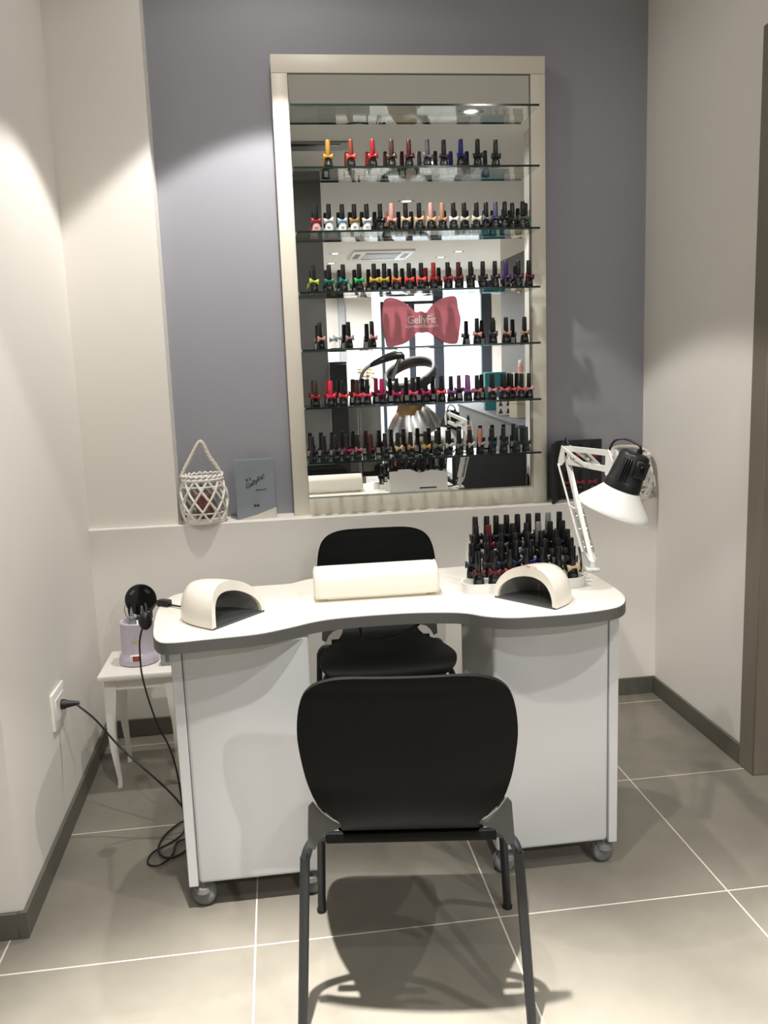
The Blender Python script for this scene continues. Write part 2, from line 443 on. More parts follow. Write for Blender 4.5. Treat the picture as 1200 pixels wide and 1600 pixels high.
PAINT = {
 'black': (22, 22, 23), 'yellow': (160, 120, 52), 'terracotta': (118, 54, 38), 'red': (148, 28, 34), 'coral red': (222, 70, 66), 'dark brown': (66, 46, 38),
 'maroon': (66, 22, 28), 'plum grey': (84, 78, 88), 'dark violet': (44, 32, 52), 'navy blue': (28, 34, 116), 'dark green': (36, 52, 46), 'grey green': (84, 92, 86),
 'dark red': (150, 26, 42), 'silver': (196, 198, 198), 'light blue': (150, 176, 208), 'pink': (208, 150, 140), 'beige': (216, 186, 150), 'peach': (218, 176, 136),
 'tan': (172, 132, 108), 'white': (232, 230, 226), 'cream': (214, 208, 186), 'grey': (112, 116, 114), 'slate blue': (82, 80, 112), 'dark blue': (42, 46, 72),
 'teal': (20, 132, 116), 'lime green': (190, 206, 70), 'green': (36, 168, 84), 'emerald': (18, 118, 88), 'gold': (206, 174, 68), 'mustard': (190, 164, 54),
 'orange': (222, 112, 62), 'coral': (240, 92, 88), 'purple': (58, 34, 88), 'dark purple': (50, 28, 58), 'mauve': (176, 142, 148), 'rose': (206, 146, 150),
 'magenta': (190, 36, 100), 'hot pink': (236, 78, 118), 'dark magenta': (128, 24, 66), 'violet': (138, 84, 136), 'dusty pink': (190, 100, 116), 'raspberry': (214, 52, 78),
 'copper': (190, 120, 84), 'dark teal': (30, 54, 62), 'ochre': (196, 154, 78), 'olive grey': (122, 118, 92), 'dark grey': (64, 64, 66), 'pale pink': (204, 160, 152),
 'pale white': (226, 232, 226), 'burgundy': (92, 22, 30)}
def paint(c, rough=0.25): return mat('polish_' + c.replace(' ', '_') + ('' if rough == 0.25 else '_satin'), PAINT[c], rough)
m_body = paint('black', 0.16)
def make_bottle():
    t = thing('polish_bottle', '', 'nail polish')
    obj('bottle_body', ME['body'], m_body, t)
    obj('cap', ME['cap'], paint('black'), t)
    b = obj('bow', ME['bow'], paint('black'), t); b.location = (0, -.0105, .0405)
    e = obj('emblem', ME['emblem'], mat('grey_print', (120, 122, 124), 0.5), t); e.location = (0, -.0128, .018)
    k = obj('back_label', ME['back'], mat('silver_label', (176, 178, 176), 0.4), t); k.location = (0, .0122, 0)
    for ch in t.children:
        ch.material_slots[0].link = 'OBJECT'
        ch.material_slots[0].material = ch.data.materials[0]
    return t
bottle0 = make_bottle(); first = [True]
def place_bottle(x, y, z, rz, cap, bow, label, group, body='black', bowtilt=0.0, scale=1.0, drop=()):
    if first[0]: t = bottle0; first[0] = False
    else: t = dup(bottle0)
    t.location = (x, y, z); t.rotation_euler = (0, 0, rz); t.scale = (scale,) * 3
    tag(t, label, 'nail polish', group)
    for ch in t.children:
        n = ch.name.split('.')[0]
        ms = ch.material_slots[0]
        if n == 'cap': ms.material = paint(cap)
        elif n == 'bow':
            ms.material = paint(bow); ch.rotation_euler = (0, bowtilt, 0)
        elif n == 'bottle_body': ms.material = m_body if body == 'black' else paint(body)
    return t

ORD = ['', 'second', 'third', 'fourth', 'fifth', 'sixth', 'seventh', 'eighth', 'ninth', 'tenth']
def ordinal(i, n):
    if i == 0: return 'leftmost'
    if i == n - 1: return 'rightmost'
    return (ORD[i] + ' from left') if i < (n + 1) // 2 else (ORD[n - 1 - i] + ' from right')
ROWS = {
 1: [(.268, 'yellow', 'yellow'), (.359, 'terracotta', 'coral red'), (.447, 'red', 'red'), (.524, 'dark brown', 'dark brown'), (.595, 'maroon', 'maroon'),
     (.670, 'plum grey', 'plum grey'), (.739, 'dark violet', 'dark violet'), (.808, 'navy blue', 'navy blue'), (.878, 'black', 'black'), (.956, 'dark green', 'dark green')],
 2: [(.208, 'black', 'dark red', 'pale pink'), (.259, 'black', 'silver', 'pale white'), (.314, 'black', 'light blue', 'pale white'), (.363, 'black', 'yellow', 'pale white'), (.414, 'black', 'silver', 'pale white'),
     (.469, 'black', 'black'), (.517, 'pink', 'pink'), (.573, 'black', 'beige'), (.629, 'black', 'peach'), (.679, 'pale pink', 'peach'), (.727, 'tan', 'tan'), (.773, 'black', 'white'),
     (.819, 'black', 'cream'), (.871, 'black', 'cream'), (.911, 'black', 'grey'), (.950, 'slate blue', 'dark blue'), (.988, 'black', 'black'), (1.029, 'dark green', 'grey green'), (1.065, 'black', 'grey green'), (1.0895, 'black', 'teal')],
 3: [(.186, 'black', 'lime green'), (.250, 'black', 'emerald'), (.307, 'black', 'teal'), (.373, 'black', 'green'), (.434, 'black', 'gold'), (.477, 'black', 'mustard'), (.525, 'black', 'orange'),
     (.581, 'black', 'coral red'), (.632, 'black', 'coral'), (.684, 'red', 'red'), (.743, 'black', 'dark red'), (.789, 'maroon', 'burgundy'), (.839, 'black', 'black'), (.891, 'black', 'dark violet'),
     (.943, 'black', 'dark purple'), (.993, 'purple', 'purple'), (1.044, 'black', 'dark purple'), (1.0885, 'black', 'burgundy')],
 4: [(.201, 'black', 'pink'), (.265, None, 'silver'), (.318, 'black', 'mauve'), (.417, 'black', 'rose'), (.862, 'black', 'pink'), (.931, 'black', 'dark grey'), (.987, 'black', 'tan'), (1.071, 'black', 'tan')],
 5: [(.171, 'dark brown', 'red'), (.234, 'raspberry', 'raspberry'), (.284, 'black', 'coral red'), (.345, 'dark brown', 'raspberry'), (.388, 'black', 'hot pink'), (.449, 'magenta', 'dark magenta'), (.512, 'black', 'magenta'),
     (.583, 'black', 'hot pink'), (.638, 'black', 'magenta'), (.704, 'black', 'coral'), (.745, 'black', 'violet'), (.822, 'violet', 'violet'), (.860, 'black', 'dusty pink'), (.925, 'black', 'rose'),
     (.978, 'black', 'dusty pink'), (1.017, 'black', 'coral'), (1.053, 'black', 'dusty pink'), (1.0885, 'black', 'rose')],
 6: [(.146, 'black', 'dark purple'), (.195, 'black', 'dark violet'), (.244, 'black', 'dark grey'), (.290, 'black', 'dark magenta'), (.336, 'black', 'dusty pink'), (.394, 'maroon', 'burgundy'), (.454, 'black', 'dark grey'),
     (.509, 'black', 'beige'), (.565, 'black', 'tan'), (.629, 'black', 'ochre'), (.679, 'black', 'olive grey'), (.726, 'black', 'silver'), (.774, 'black', 'grey'), (.822, 'black', 'silver'), (.867, 'copper', 'mauve'),
     (.918, 'black', 'dark teal'), (.972, 'black', 'dark teal'), (1.027, 'black', 'dark green'), (1.072, 'dark teal', 'dark teal')]}
for r, items in ROWS.items():
    g = 'polish bottles on the ' + SNAME[r] + ' glass shelf'
    for i, it in enumerate(items):
        x, cap, bow = it[:3]; body = it[3] if len(it) > 3 else 'black'
        y = 3.538 + random.uniform(-.007, .007)
        if r == 4: rz = math.radians(30 if i < 4 else random.uniform(-8, 8))
        elif r == 6: rz = math.radians(random.uniform(18, 42))
        else: rz = math.radians(random.uniform(-9, 9))
        where = ordinal(i, len(items)) + ' on ' + SNAME[r] + ' glass shelf'
        if cap is None:
            t = thing('polish_bottle', 'clear glass bottle with silver bow and no cap, ' + where, 'nail polish', (x * .986, y, SHELF_Z[r]), rz, g)
            obj('bottle_body', ME['body'].copy(), m_clear, t).data.materials[0] = m_clear
            b = obj('bow', ME['bow'], paint('silver'), t); b.location = (0, -.0105, .043); b.material_slots[0].link = 'OBJECT'; b.material_slots[0].material = paint('silver')
            obj('base_plate', MB().box(-.02, .02, -.012, .012, 0, .003, .001, 1), m_blackplastic, t)
            continue
        if body == 'black': lab = '%s capped polish bottle with %s bow, %s' % (cap, bow, where)
        else: lab = 'pale %s bow polish bottle with black cap, %s' % (bow, where)
        close = (r == 2 and i >= 17) or (r == 5 and i == 15)
        place_bottle(x * .986, y + (.030 if close and i % 2 == 1 else 0), SHELF_Z[r], rz, cap, bow, lab, g, body, math.radians(random.uniform(-10, 10)))

# pink bow sign leaning on the mirror above the fifth shelf
sg = thing('bow_sign', 'pink bow-shaped sign with white lettering standing on the fifth glass shelf', 'sign', (.634, 3.622, SHELF_Z[4]))
out = [(.476, 1.713), (.478, 1.75), (.484, 1.779), (.492, 1.796), (.518, 1.800), (.555, 1.787), (.590, 1.764), (.618, 1.738), (.640, 1.742), (.664, 1.736), (.695, 1.769), (.728, 1.790), (.761, 1.799),
       (.788, 1.798), (.796, 1.782), (.800, 1.748), (.810, 1.703), (.803, 1.655), (.797, 1.615), (.786, 1.601), (.750, 1.606), (.712, 1.625), (.676, 1.652), (.648, 1.652), (.620, 1.652), (.592, 1.626), (.561, 1.608), (.500, 1.5975), (.489, 1.62), (.481, 1.665)]
out = [(p.x, p.y) for p in crom([Vector((a - .642, b - SHELF_Z[4], 0)) for a, b in out], 4, True)]
TOXZ = Matrix(((1, 0, 0, 0), (0, 0, 1, 0), (0, 1, 0, 0), (0, 0, 0, 1)))
obj('sign_board', MB().prism(out, -.001, .001, 0, TOXZ), mat('pink_card', (214, 118, 132), 0.4), sg)
m_white_print = mat('white_print', (244, 226, 226), 0.5)
text('lettering', 'GellyFit', .046, (0, -.0012, .110), (PI / 2, 0, 0), m_white_print, sg, bold=.0007, sx=.86)
text('lettering', 'CENTRO FIDELIZZATO', .0135, (.002, -.0012, .083), (PI / 2, 0, 0), m_white_print, sg, bold=.0004)
text('lettering', 'ITALIA', .007, (.048, -.0012, .131), (PI / 2, 0, 0), m_white_print, sg)

# ------------------------------------------------------------------ manicure table
TZ = 0.825
tb = thing('manicure_table', 'white manicure table with curved top, grey edge and two cabinets on castors', 'table', (.33, 2.55, 0))
ox, oy = .33, 2.55
outl = [(-0.363, 2.300), (-0.342, 2.210), (-0.306, 2.181), (-0.216, 2.188), (-0.084, 2.202), (0.001, 2.237), (0.090, 2.284), (0.198, 2.300), (0.343, 2.297), (0.449, 2.276), (0.500, 2.253), (0.543, 2.212), (0.606, 2.181), (0.696, 2.174),
        (0.787, 2.176), (0.886, 2.194), (0.937, 2.223), (0.973, 2.283), (0.990, 2.362), (0.994, 2.512), (0.987, 2.698), (0.950, 2.760), (0.868, 2.796), (0.733, 2.810), (0.531, 2.806), (0.453, 2.796), (0.386, 2.782), (0.241, 2.782), (0.116, 2.783), (0.058, 2.758), (0.010, 2.727), (-0.104, 2.724), (-0.212, 2.719), (-0.317, 2.705), (-0.366, 2.640), (-0.378, 2.498)]
outl = [(p.x, p.y) for p in crom([Vector((a - ox, b - oy, 0)) for a, b in outl], 4, True)]
def offset(pts, d):
    n = len(pts); o = []
    for i in range(n):
        a = Vector(pts[i - 1]); b = Vector(pts[(i + 1) % n]); t = (b - a).normalized()
        o.append((pts[i][0] + t.y * d, pts[i][1] - t.x * d))
    return o
top = obj('tabletop', MB().loft([[(x, y, TZ - .034) for x, y in outl], [(x, y, TZ - .001) for x, y in outl], [(x, y, TZ) for x, y in offset(outl, -.0015)]]), m_laminate, tb)
o1 = offset(outl, .0016)
mb = MB()
Vr = [[mb.bm.verts.new(p) for p in rr] for rr in ([(x, y, TZ - .0338) for x, y in outl], [(x, y, TZ - .0338) for x, y in o1], [(x, y, TZ - .0035) for x, y in o1], [(x, y, TZ - .0025) for x, y in outl])]
for a, b in ((0, 1), (1, 2), (2, 3), (3, 0)): mb._quadring(Vr[a], Vr[b])
obj('edge_band', mb, m_band, top)
CB, CT = .078, TZ - .034
def castor(x, y, ang):
    c = obj('castor', MB().lathe([(.008, CB), (.008, CB - .012), (.024, CB - .016), (.026, CB - .03), (.020, CB - .034)], 16, Matrix.Translation((x, y, 0))), m_castor, tb)
    d = Vector((math.cos(ang), math.sin(ang), 0)); M = Matrix.Translation((x + .012 * -d.y, y + .012 * d.x, .034)) @ Matrix.Rotation(ang, 4, 'Z') @ Matrix.Rotation(PI / 2, 4, 'X')
    w = MB()
    for s in (-1, 1):
        w.lathe([(.004, s * .021), (.022, s * .0205), (.030, s * .017), (.034, s * .011), (.034, s * .003), (.030, s * .002)], 24, M)
    obj('wheel', w, m_castor, c)
def cabinet(x0, x1, outer):
    a, b = x0 - ox, x1 - ox; y0, y1 = 2.260 - oy, 2.70 - oy
    pw = .028
    cb = obj('cabinet', MB().box(a + (pw if outer < 0 else 0), b - (pw if outer > 0 else 0), y0 + .003, y1, CB + .004, CT - .0005, .012 if True else 0, 3), m_cab, tb)
    s0, s1 = (a, a + pw) if outer < 0 else (b - pw, b)
    obj('side_panel', MB().box(s0, s1, y0, y1, CB, CT - .0005, .002, 1), m_cab, cb)
    for cx in (a + .035, b - .03):
        for cy in (y0 + .03, y1 - .05): castor(cx, cy, -.25 if cx < 0 else .2)
cabinet(-.318, .055, -1)
cabinet(.575, .946, 1)
obj('cable_loop', MB().tube([(.22 - ox, 2.52 - oy, CT + .005), (.222 - ox, 2.5 - oy, .71), (.233 - ox, 2.5 - oy, .690), (.26 - ox, 2.5 - oy, .686), (.30 - ox, 2.5 - oy, .688), (.36 - ox, 2.5 - oy, .703), (.42 - ox, 2.52 - oy, .735), (.46 - ox, 2.54 - oy, CT + .005)], .005, 8, 5), m_rubber, tb)

# arm rest cushion
cu = thing('arm_rest_cushion', 'long white padded arm rest lying across the manicure table', 'cushion', (.274, 2.455, TZ), math.radians(-1))
prof = [(0.005, .010), (0.0, .02), (.004, .045), (.016, .072), (.036, .090), (.062, .0975), (.09, .092), (.112, .074), (.124, .045), (.128, .018), (.122, .010)]
prof = [(p.x, p.y) for p in crom([Vector((a, b, 0)) for a, b in prof], 3)]
rings = []
cyy, czz = .064, .045
for x, k in ((-.190, .60), (-.1895, .78), (-.187, .90), (-.182, .962), (-.174, .99), (-.162, 1.0), (-.06, 1.0), (.06, 1.0), (.162, 1.0), (.174, .99), (.182, .962), (.187, .90), (.1895, .78), (.190, .60)):
    rings.append([(x, cyy + (y - cyy) * k, czz + (z - czz) * k) for y, z in prof])
obj('pad', MB().loft(rings), m_leather, cu, 60)
obj('base_board', MB().box(-.15, .15, .02, .115, 0, .012, .003, 1), m_laminate, cu)
for s in (-1, 1):
    obj('piping', MB().tube([(s * .1835, cyy + (y - cyy) * .985, czz + (z - czz) * .985) for y, z in prof], .0018, 6), m_leather, cu)

# ------------------------------------------------------------------ two UV nail lamps
def uv_lamp(name, label, loc, rz, w, h, depth, marking, sweep):
    t = thing(name, label, 'nail lamp', loc, rz, 'white nail lamps on the table')
    nu, nv = 24, 14
    def pt(u, v, inset):
        a = PI * u; k = max(0.0, 1 - v ** 2.6) ** 0.55
        ww, hh, dd = w - inset * .8, h - inset * 1.75, depth - inset
        xx = -ww * math.cos(a) * (0.30 + .70 * k) if v < 1 else -ww * math.cos(a) * .30
        zz = hh * (math.sin(a) ** .85 if 0 < u < 1 else 0) * (1 - .22 * (1 - k)) * (1 if v < .98 else .93)
        yy = dd * v + sweep * math.sin(a) ** 2 * (1 - v)
        return Vector((xx, yy, zz))
    mb = MB()
    O = [[mb.bm.verts.new(pt(i / nu, j / nv, 0) + Vector((0, 0, .004))) for i in range(nu + 1)] for j in range(nv + 1)]
    I = [[mb.bm.verts.new(pt(i / nu, j / nv, .017) + Vector((0, 0 if j == 0 else 0, .004))) for i in range(nu + 1)] for j in range(nv + 1)]
    F = mb.bm.faces.new
    for j in range(nv):
        for i in range(nu):
            F((O[j][i], O[j][i + 1], O[j + 1][i + 1], O[j + 1][i])); F((I[j][i], I[j + 1][i], I[j + 1][i + 1], I[j][i + 1]))
    for i in range(nu): F((O[0][i], I[0][i], I[0][i + 1], O[0][i + 1]))
    for j in range(nv):
        F((O[j][0], O[j + 1][0], I[j + 1][0], I[j][0])); F((O[j][nu], I[j][nu], I[j + 1][nu], O[j + 1][nu]))
    F(O[nv]); F(list(reversed(I[nv])))
    obj('shell', mb, m_gloss, t, 50)
    # dark reflective liner inside the arch and the base tray
    lb = MB(); q = .0185
    P = [[lb.bm.verts.new(pt(i / nu, .06 + .92 * j / nv, q) + Vector((0, 0, .004))) for i in range(nu + 1)] for j in range(nv + 1)]
    for j in range(nv):
        for i in range(nu): lb.bm.faces.new((P[j][i], P[j][i + 1], P[j + 1][i + 1], P[j + 1][i]))
    lb.bm.faces.new(P[nv])
    obj('liner', lb, m_darkglass, t, 60)
    base = [pt(0, j / nv, .004) for j in range(nv + 1)] + [pt(1, j / nv, .004) for j in range(nv, -1, -1)]
    obj('base_tray', MB().prism([(p.x, p.y) for p in base], 0, .006), mat('dark_base_tray', (74, 76, 76), 0.12), t)
    if marking:
        obj('marking', MB().tube([(.010 * k - .025, .030 + .005 * math.sin(k * 2.2), h + .0042 - .0006 * abs(k - 2.5)) for k in range(6)], .0012, 5, 4), mat('red_print', (206, 66, 62), 0.5), t)
    return t
def face(dx, dy): return math.atan2(dx, -dy)      # turns local -y towards (dx, dy)
uv_lamp('nail_lamp', 'white dome nail lamp at the left end of the table', (-.131, 2.334, TZ), face(.75, -.66), .105, .105, .185, False, .048)
uv_lamp('nail_lamp', 'white arched nail lamp in front of the polish rack', (.678, 2.303, TZ), face(-.80, -.60), .110, .100, .15, True, .028)

# ------------------------------------------------------------------ polish rack
rk = thing('polish_rack', 'white stepped acrylic rack packed with black polish bottles', 'rack', (.743, 2.458, TZ))
TIERS = [(2.480, 0.585, 0.888, 0.843, 7), (2.526, 0.580, 0.898, 0.859, 8), (2.572, 0.598, 0.903, 0.877, 8), (2.618, 0.613, 0.903, 0.897, 8), (2.664, 0.625, 0.903, 0.918, 9)]
mb = MB(); rx, ry, rz_ = .743, 2.458, TZ
for k, (y, xa, xb, z, n) in enumerate(TIERS):
    mb.box(xa - .014 - rx, xb + .016 - rx, y - .019 - ry, y + .0265 - ry, 0.0, z - .004 - TZ, .002, 1)
obj('stepped_body', mb, m_acryl, rk)
fr = [(-.165, .05), (-.195, .06), (-.208, .03), (-.205, -.005), (-.18, -.022), (-.10, -.030), (.0, -.030), (.10, -.028), (.165, -.015), (.178, .02), (.172, .05)]
fr = crom([Vector((a, b, 0)) for a, b in fr], 3)
mb = MB()
V0 = [[mb.bm.verts.new((p.x + nx, p.y + ny, z)) for p, (nx, ny) in zip(fr, [(0, 0)] * len(fr))] for z in (0, .030)]
mb._quadring(V0[0], V0[1], False)
inn = [Vector((p.x * .975, p.y * .88 + .001, 0)) for p in fr]
V1 = [[mb.bm.verts.new((p.x, p.y, z)) for p in inn] for z in (0, .030)]
mb._quadring(V1[1], V1[0], False); mb._quadring(V0[1], V1[1], False); mb._quadring(V1[0], V0[0], False)
mb.bm.faces.new((V0[0][0], V0[1][0], V1[1][0], V1[0][0])); mb.bm.faces.new((V0[0][-1], V1[0][-1], V1[1][-1], V0[1][-1]))
obj('front_rim', mb, m_acryl, rk)
obj('back_panel', MB().prism([(-.145, 0), (.178, 0), (.178, .105), (.09, .120), (.02, .105), (-.03, .128), (-.09, .128), (-.105, .118), (-.145, .118)], .2345, .2385, 0, TOXZ), m_acryl, rk)
obj('back_slot', MB().box(.02, .115, .2386, .2392, .018, .026), m_blackplastic, rk)
TN = ['front', 'second', 'third', 'fourth', 'back']
RB = [['maroon', 'burgundy', 'dark red', 'burgundy', 'dark grey', 'black', 'beige'], ['dark blue', 'dark grey', 'dark blue', 'dark blue', 'navy blue', 'black', 'grey', 'dark grey'],
      ['black', 'dark grey', 'black', 'dark blue', 'dark grey', 'black', 'plum grey', 'dark grey'], ['black', 'burgundy', 'dark grey', 'black', 'plum grey', 'dark grey', 'black', 'dark violet'], ['black', 'dark violet', 'dark grey', 'dark blue', 'black', 'dark grey', 'maroon', 'plum grey', 'black']]
RC = {(4, 7): 'grey', (3, 1): 'burgundy', (3, 5): 'grey', (4, 0): 'black'}
for k, (y, xa, xb, z, n) in enumerate(TIERS):
    for i in range(n):
        x = xa + (xb - xa) * i / (n - 1) + random.uniform(-.003, .003)
        cap = RC.get((k, i), 'black'); bow = RB[k][i]
        place_bottle(x, y, z - .0035, math.radians(random.uniform(-20, 20)), cap, bow, '%s capped bottle with %s bow in %s tier of white rack, %s' % (cap, bow, TN[k], ordinal(i, n)),
                     'polish bottles in the ' + TN[k] + ' tier of the rack', 'black', math.radians(random.uniform(-12, 12)), 1.02)

# ------------------------------------------------------------------ architect lamp clamped to the table
lp = thing('desk_lamp', 'white articulated desk lamp with black cap clamped at the table corner', 'lamp', (1.003, 2.623, TZ))
BX, BY, BZ = 1.022, 2.674, .812
YZ = Matrix(((0, 0, 1, 0), (-1, 0, 0, 0), (0, 1, 0, 0), (0, 0, 0, 1)))      # (s, h, d): s towards the viewer, h up, d sideways
def q(s_, h, d=0.0): return (-.012 * (s_ + .246) / .446 * 0 + d - .017 * max(0, (s_ + .05)) / .25 * .9, -s_, h)
def w(x, y, z): return (x - BX, y - BY, z - BZ)
obj('clamp', MB().box(-.022, .022, -.018, .03, 0, .012, .003, 1).lathe([(.013, .012), (.011, .018), (.011, .034), (.007, .037)], 16), m_enamel, lp)
def bar(mb, a, b, wd, d):
    a = Vector(a); b = Vector(b); t = (b - a).normalized(); s_ = Vector((1, 0, 0)); s_ = (s_ - t * s_.dot(t)).normalized(); u = t.cross(s_).normalized()
    return mb.loft([[p + u * e * wd / 2 + s_ * f_ * d / 2 for e, f_ in ((-1, -1), (1, -1), (1, 1), (-1, 1))] for p in (a, b)])
fb = MB()
for d in (-.011, .011): bar(fb, q(.008, .032, d), q(-.046, .056, d), .022, .003)
obj('foot_bracket', fb, m_enamel, lp)
obj('lower_arm', bar(MB(), q(0, .030), q(-.242, .352), .017, .014), m_enamel, lp)
lb = MB()
for d in (-.017, .017): lb.tube([q(-.042, .056, d), q(-.286, .326, d)], .0036, 8)
obj('lower_rod', lb, m_enamel, lp)
def spring(a, b, r, n, wire):
    a = Vector(a); b = Vector(b); t = (b - a).normalized(); s_ = Vector((1, 0, 0)); s_ = (s_ - t * s_.dot(t)).normalized(); u = t.cross(s_); N_ = n * 8
    return MB().tube([a + (b - a) * k / N_ + (u * math.cos(k * PI / 4) + s_ * math.sin(k * PI / 4)) * r for k in range(N_ + 1)], wire, 4)
for d in (-.012, .012):
    obj('spring', spring(q(-.020, .062, d), q(-.128, .188, d), .0042, 26, .0012), m_steel, lp)
obj('rod_tie', MB().tube([q(-.170, .195, -.019), q(-.128, .188, -.012), q(-.128, .188, .012), q(-.170, .195, .019)], .003, 6), m_enamel, lp)
el = MB()
for d in (-.014, .014): el.prism([(-.294, .316), (-.250, .326), (-.228, .340), (-.232, .392), (-.256, .394), (-.290, .340)], d - .0015, d + .0015, 0, YZ)
obj('elbow_bracket', el, m_enamel, lp)
ua = MB(); bar(ua, q(-.248, .384), q(.195, .407), .017, .014); bar(ua, q(-.240, .338), q(.190, .357), .017, .014); obj('upper_arm', ua, m_enamel, lp)
us = MB()
for d in (-.016, .016): bar(us, q(-.244, .386, d), q(.000, .348, d), .011, .003)
obj('diagonal_link', us, m_enamel, lp)
obj('diagonal_link', bar(MB(), q(-.105, .392, .010), q(.065, .352, .010), .009, .004), m_enamel, lp)
obj('spring', spring(q(-.110, .390, -.006), q(.060, .354, -.006), .0042, 20, .0012), m_steel, lp)
hb = MB()
for d in (-.012, .012): hb.prism([(.182, .342), (.186, .418), (.205, .420), (.238, .388), (.236, .350), (.215, .338)], d - .0015 - .017, d + .0015 - .017, 0, YZ)
obj('head_bracket', hb, m_enamel, lp)
ax = Vector((-.32, .17, -.93)).normalized()       # the way the shade points
zc = ax; xc = Vector((1, 0, 0)); xc = (xc - zc * xc.dot(zc)).normalized(); yc = zc.cross(xc)
K = .885
HM = Matrix(((xc.x * K, yc.x * K, zc.x * K, 1.050 - BX), (xc.y * K, yc.y * K, zc.y * K, 2.405 - BY), (xc.z * K, yc.z * K, zc.z * K, 1.222 - BZ), (0, 0, 0, 1)))
cp = MB()
def rsq(r, z, e): return [HM @ Vector((p[0], p[1], z)) for p in sq(r, r, 0, e, 28)]
cp.loft([rsq(.034, -.004, .7), rsq(.042, 0, .7), rsq(.046, .006, .72), rsq(.052, .06, .78), rsq(.056, .092, .88), rsq(.058, .094, 1), rsq(.060, .100, 1), rsq(.061, .122, 1), rsq(.058, .125, 1)])
cap = obj('lamp_cap', cp, m_blackplastic, lp)
rb = MB()
for k in range(4):
    rb.box(-.026 - .007 * k, -.022 - .007 * k, .030, .058 - .004 * k, .014, .090, .0012, 1, HM)
obj('cooling_rib', rb, m_blackplastic, cap)
obj('label_plate', MB().box(-.010, .036, .044, .0545, .016, .072, .003, 1, HM @ Matrix.Rotation(math.radians(-4), 4, 'X')), m_blackplastic, cap)
obj('switch', MB().box(.006, .022, .050, .0585, .030, .054, .002, 1, HM @ Matrix.Rotation(math.radians(-4), 4, 'X')), mat('black_switch', (12, 12, 13), 0.25), cap)
def shade_prof(o): return [(.055 + o, .118), (.062 + o, .126), (.080 + o, .148), (.098 + o, .168), (.113 + o, .184), (.119 + o, .191), (.122 + o, .198), (.122 + o, .203)]
sh = MB(); sp_ = shade_prof(0) + list(reversed([(r - .003, z) for r, z in shade_prof(0)]))
seg = 48
VV = [[sh.bm.verts.new(HM @ Vector((r * math.cos(2 * PI * i / seg), r * math.sin(2 * PI * i / seg), z))) for i in range(seg)] for r, z in sp_]
for i in range(len(VV)): sh._quadring(VV[i], VV[(i + 1) % len(VV)])
obj('lamp_shade', sh, m_enamel, lp)
obj('bulb', MB().ellipsoid((0, 0, .155), (.03, .03, .04), 16, 10, HM), mat('frosted_bulb', (236, 234, 228), 0.4), lp)
obj('cord', MB().tube([HM @ Vector((.012, 0, .002)), HM @ Vector((.006, 0, -.026)), w(1.045, 2.425, 1.258), w(1.028, 2.445, 1.264), w(1.012, 2.465, 1.258), w(1.004, 2.478, 1.240), w(1.004, 2.490, 1.222)], .0036, 8, 6), m_rubber, lp)
obj('cord_grip', MB().tube([HM @ Vector((.012, 0, .004)), HM @ Vector((.010, 0, -.018))], .008, 10), m_rubber, lp)
obj('cord_loop', MB().tube([q(-.252, .372), q(-.262, .400), q(-.252, .418), q(-.236, .410), q(-.226, .388)], .004, 8, 6), m_rubber, lp)
obj('cord_tail', MB().tube([w(1.000, 2.735, .882), w(.998, 2.715, .850), w(.985, 2.675, .826), w(.950, 2.610, .817), w(.905, 2.548, .8165)], .004, 8, 6), m_rubber, lp)

